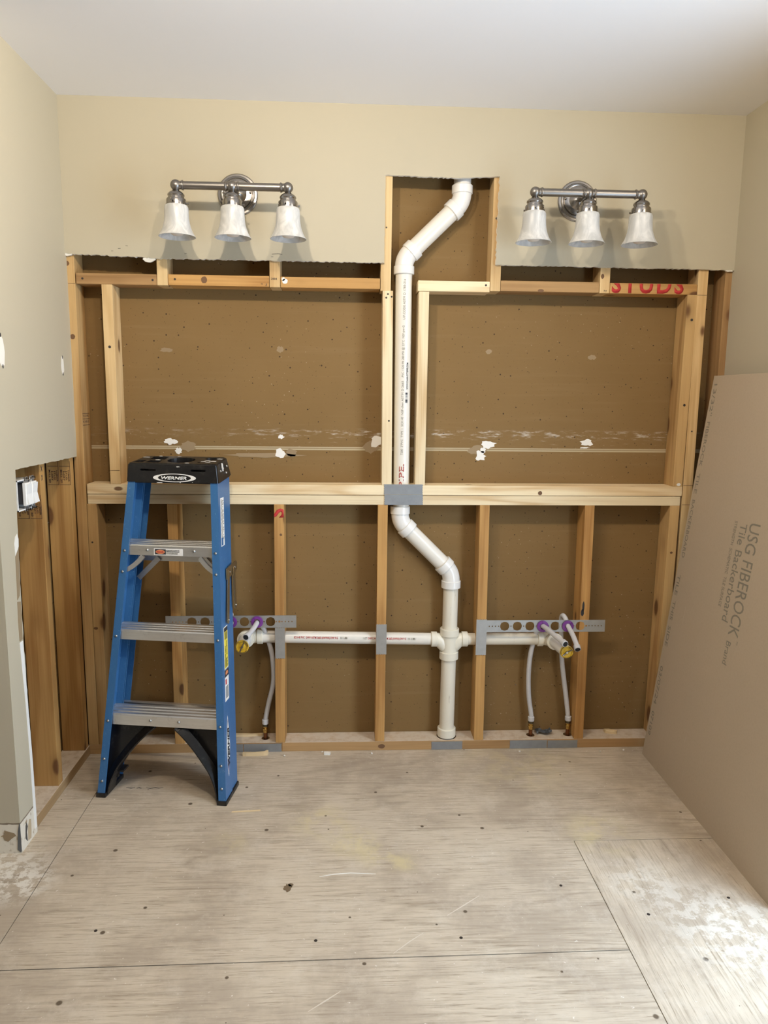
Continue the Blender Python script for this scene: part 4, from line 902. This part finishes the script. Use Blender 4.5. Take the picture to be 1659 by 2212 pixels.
# rivets
for sx in (-1, 1):
    for z in (.057, .135, .268, .565, .792, .866):
        obj('rivet', sphere(B(), (sx*(xo(z)-.0135), K*z-.0005, z), .0048, 12, 8), M_rivet, lad, smooth=True)
for x in (-.0865, .0865): obj('rivet', sphere(B(), (x, K*.883+.003, .869), .0055, 12, 8), M_rivet, steps[2], smooth=True)
for x in (-.052, .052): obj('rivet', sphere(B(), (x, K*.2885+.003, .2735), .0050, 12, 8), M_rivet, steps[0], smooth=True)
# label on the top step
Y3 = K*.8830+.003
def rect(name, x0, x1, z0, z1, y, mat, par): bm = B(); box(bm, x0, x1, y-.0004, y, z0, z1); return obj(name, bm, mat, par)
lb = rect('label', -.062, .045, .8515, .8765, Y3+.0002, M_white, steps[2]); rect('label_block', -.058, -.0175, .8545, .8735, Y3-.0002, M_black_ink, lb)
bm = B(); prism(bm, [(-.038+.017*math.cos(i*PI/14), Y3-.0007, .864+.0075*math.sin(i*PI/14)) for i in range(28)], (0, -.0003, 0)); obj('badge', bm, M_orange, lb)
bm = text_bm('DANGER', .026, .006, bold=.02); place(bm, (-.051, Y3-.0012, .861), (1, 0, 0), (0, 0, 1)); obj('lettering', bm, M_red_ink, lb)
for i, (s, z) in enumerate((('DO NOT STAND AT OR ABOVE THIS', .8685), ('STEP YOU CAN LOSE YOUR BALANCE', .8640))):
    bm = text_bm(s, .048, .003, bold=.03); place(bm, (-.0155, Y3-.0006, z), (1, 0, 0), (0, 0, 1)); obj('lettering', bm, M_black_ink, lb)
for i, (s, z) in enumerate((('NO SE PARE EN O SOBRE ESTE ESCALON', .8595), ('USTED PUEDE PERDER EL EQUILIBRIO', .8560))):
    bm = text_bm(s, .042, .0022, bold=.02); place(bm, (-.0155, Y3-.0006, z), (1, 0, 0), (0, 0, 1)); obj('lettering', bm, M_board_ink, lb)
# decals on the right rail, outer face: (offset along depth, z)
def web_quad(name, o0, o1, z0, z1, lift, mat, par, skewed=0.0):
    bm = B(); prism(bm, [(xo(z)+lift, K*z+o, z) for o, z in ((o0, z0), (o1, z0), (o1, z1), (o0, z1))], (.0003, 0, 0)); return obj(name, bm, mat, par)
R1 = fr[1]
d1 = web_quad('label', .022, .060, .885, 1.055, .0002, M_white, R1)
for i in range(34):
    z = 1.047-i*.0043; 
    if z > .905: web_quad('label_line', .027, .056-random.choice((0, 0, .008, .016)), z, z+.0021, .0006, M_board_ink, d1)
web_quad('torn_spot', .026, .044, .888, .915, .0007, M_blue, d1)
d2 = web_quad('label', .022, .064, .455, .602, .0002, M_white, R1); web_quad('label_field', .0245, .0615, .458, .599, .0006, M_yellow, d2)
web_quad('label_block', .0245, .0615, .585, .599, .0010, M_black_ink, d2)
for i in range(7): web_quad('label_line', .028, .058, .580-i*.0036, .5818-i*.0036, .0010, M_black_ink, d2)
for i in range(8): web_quad('label_line', .028, .058-(i % 3)*.004, .489-i*.0038, .4908-i*.0038, .0010, M_black_ink, d2)
def web_text(s, o, z, ln, ht, mat, par, lift=.0010, bold=.02):
    """reads downward on the outer face, letter tops toward the back"""
    bm = text_bm(s, ln, ht, bold=bold, thick=.0003); place(bm, (xo(z)+lift, K*z+o, z), (.0634, -K, -1), (0, 1, -K))
    obj('lettering', bm, mat, par)
web_text('WARNING', .046, .552, .050, .009, M_black_ink, d2); web_text('SAFETY FIRST', .031, .535, .045, .007, M_black_ink, d2)
d3 = web_quad('label', .022, .064, .345, .452, .0002, M_white, R1); web_quad('label_block', .022, .064, .428, .452, .0006, M_black_ink, d3)
bm = B(); prism(bm, [(xo(.44)+.0009, K*.44+.043+.013*math.cos(i*PI/10), .440+.009*math.sin(i*PI/10)) for i in range(20)], (.0003, 0, 0)); obj('badge', bm, M_orange, d3)
for i in range(9): web_quad('label_line', .029, .058, .392-i*.0046, .3942-i*.0046, .0006, M_black_ink, d3)
web_quad('red_mark', .028, .040, .402, .420, .0007, M_red_ink, d3)
lg = [(.040, .292), (.032, .262), (.026, .225), (.022, .186), (.025, .150), (.031, .112), (.040, .082), (.049, .112), (.055, .150), (.058, .186), (.054, .225), (.048, .262)]
for sc_, lf, m_ in ((1.0, .0002, M_white), (.90, .0006, M_navy), (.68, .0010, M_white)):
    bm = B(); prism(bm, [(xo(.187+(z-.187)*sc_)+lf, K*(.187+(z-.187)*sc_)+.040+(o-.040)*(sc_ if sc_ > .7 else .92), .187+(z-.187)*(sc_ if sc_ > .7 else .80)) for o, z in lg], (.0003, 0, 0)); obj('logo', bm, m_, R1)
bm = text_bm('WERNER', .135, .020, bold=.045, shear=.2, thick=.0003); place(bm, (xo(.118)+.0016, K*.118+.050, .118), (-.0634, K, 1), (0, -1, K)); obj('lettering', bm, M_black_ink, R1)
# folded spreader on the right side
def wpt(o, z, lift=.004): return Vector((xo(z)+lift, K*z+o, z))
bm = B(); prism(bm, [wpt(.055, .762), wpt(.150, .768), wpt(.176, .774), wpt(.178, .800), wpt(.165, .808), wpt(.055, .801)], (.0025, 0, 0)); brk = obj('spreader_bracket', bm, M_bronze, lad)
for o, z in ((.085, .784), (.145, .788)): obj('rivet', sphere(B(), wpt(o, z, .0075), .0042, 12, 8), M_rivet, brk, smooth=True)
def arm_(a, b, w):
    a, b = Vector(a), Vector(b); n = Vector((1, 0, 0)); d = (b-a).normalized(); s = d.cross(n).normalized(); pts = []
    for i in range(9): an = PI*i/8; pts.append(b+s*(w/2*math.cos(an))+d*(w/2*math.sin(an)))
    for i in range(9): an = PI*i/8; pts.append(a-s*(w/2*math.cos(an))-d*(w/2*math.sin(an)))
    bm = B(); prism(bm, pts, (.003, 0, 0)); o = obj('spreader_arm', bm, M_bronze, lad); obj('rivet', sphere(B(), b-d*.004+Vector((.004, 0, 0)), .0035, 12, 8), M_rivet, o, smooth=True); return o
arm_(wpt(.072, .785, .007), wpt(.052, .618, .007), .019); arm_(wpt(.128, .785, .009), wpt(.134, .650, .009), .019)

# ---------------------------------------------------------------- debris
def chip(name, label, cat, pts, z, h, mat, rot=0):
    bm = B(); prism(bm, [(x, y, z) for x, y in pts], (0, 0, h)); bmesh.ops.triangulate(bm, faces=bm.faces[:])
    for v in bm.verts:
        if v.co.z > z+h*.5: v.co.z += random.uniform(-.3, .3)*h
    return props(obj(name, bm, mat), label, cat)
chip('wood_strip', 'split pale wood strip on the floor against the plate right of the ladder', 'wood scrap', [(-.4955, -.034), (-.48, -.037), (-.44, -.036), (-.41, -.034), (-.397, -.030), (-.3945, -.019), (-.402, -.014), (-.41, -.021), (-.45, -.020), (-.494, -.018)], 0, .013, M_chip)
chip('wood_shim', 'thin wood shim lying on the floor plate behind the ladder rail', 'wood scrap', [(-.56, .056), (-.48, .058), (-.425, .066), (-.425, .071), (-.47, .074), (-.56, .080)], ZP, .008, M_chip)
chip('wood_splinter', 'thin pale wood splinter on the floor in front of the ladder', 'wood scrap', [(-.477, -.4400), (-.43, -.4375), (-.378, -.4335), (-.379, -.4290), (-.43, -.4325), (-.475, -.4365)], 0, .003, M_chip)
chip('plaster_crumb', 'white plaster crumb on the floor below the horizontal pipe', 'debris', [(-.172, -.034), (-.150, -.036), (-.146, -.028), (-.158, -.020), (-.171, -.024)], 0, .010, M_gyp)
chip('wood_scrap', 'curled wood scrap on the floor plate near the leaning board', 'wood scrap', [(1.00, .050), (1.02, .042), (1.045, .040), (1.05, .050), (1.04, .060), (1.02, .064), (1.005, .072), (.998, .066)], ZP, .012, M_chip)
bm = B(); random.seed(3); gx = []
for i in range(7):
    gx.append([bm.verts.new((.7065+.066*i/6, .036+.036*j/4+.008*math.sin(i*1.3), ZP+.004+abs(math.sin(i*1.7+j))*.009+random.uniform(0, .004))) for j in range(5)])
for i in range(6):
    for j in range(4): bm.faces.new((gx[i][j], gx[i+1][j], gx[i+1][j+1], gx[i][j+1]))
bmesh.ops.solidify(bm, geom=bm.faces[:], thickness=.0015); props(obj('crumpled_foil', bm, galv('crumpled_grey', (.22, .24, .26), .6, .5)), 'crumpled grey scrap on the floor plate between the copper stubs', 'debris')
random.seed(11)
for i, (x, y) in enumerate(((-.18, -.012), (.02, -.03), (.62, -.03), (.95, -.04), (1.05, -.03), (-.33, -.04))):
    bm = B(); bmesh.ops.create_icosphere(bm, subdivisions=1, radius=.004, matrix=Matrix.Translation((x, y, .0025)))
    for v in bm.verts: v.co += Vector([random.uniform(-.0012, .0012) for _ in range(3)])
    props(obj('plaster_crumb', bm, M_gyp), 'tiny plaster crumb on the floor along the far wall plate', 'debris', 'tiny plaster crumbs along the wall')
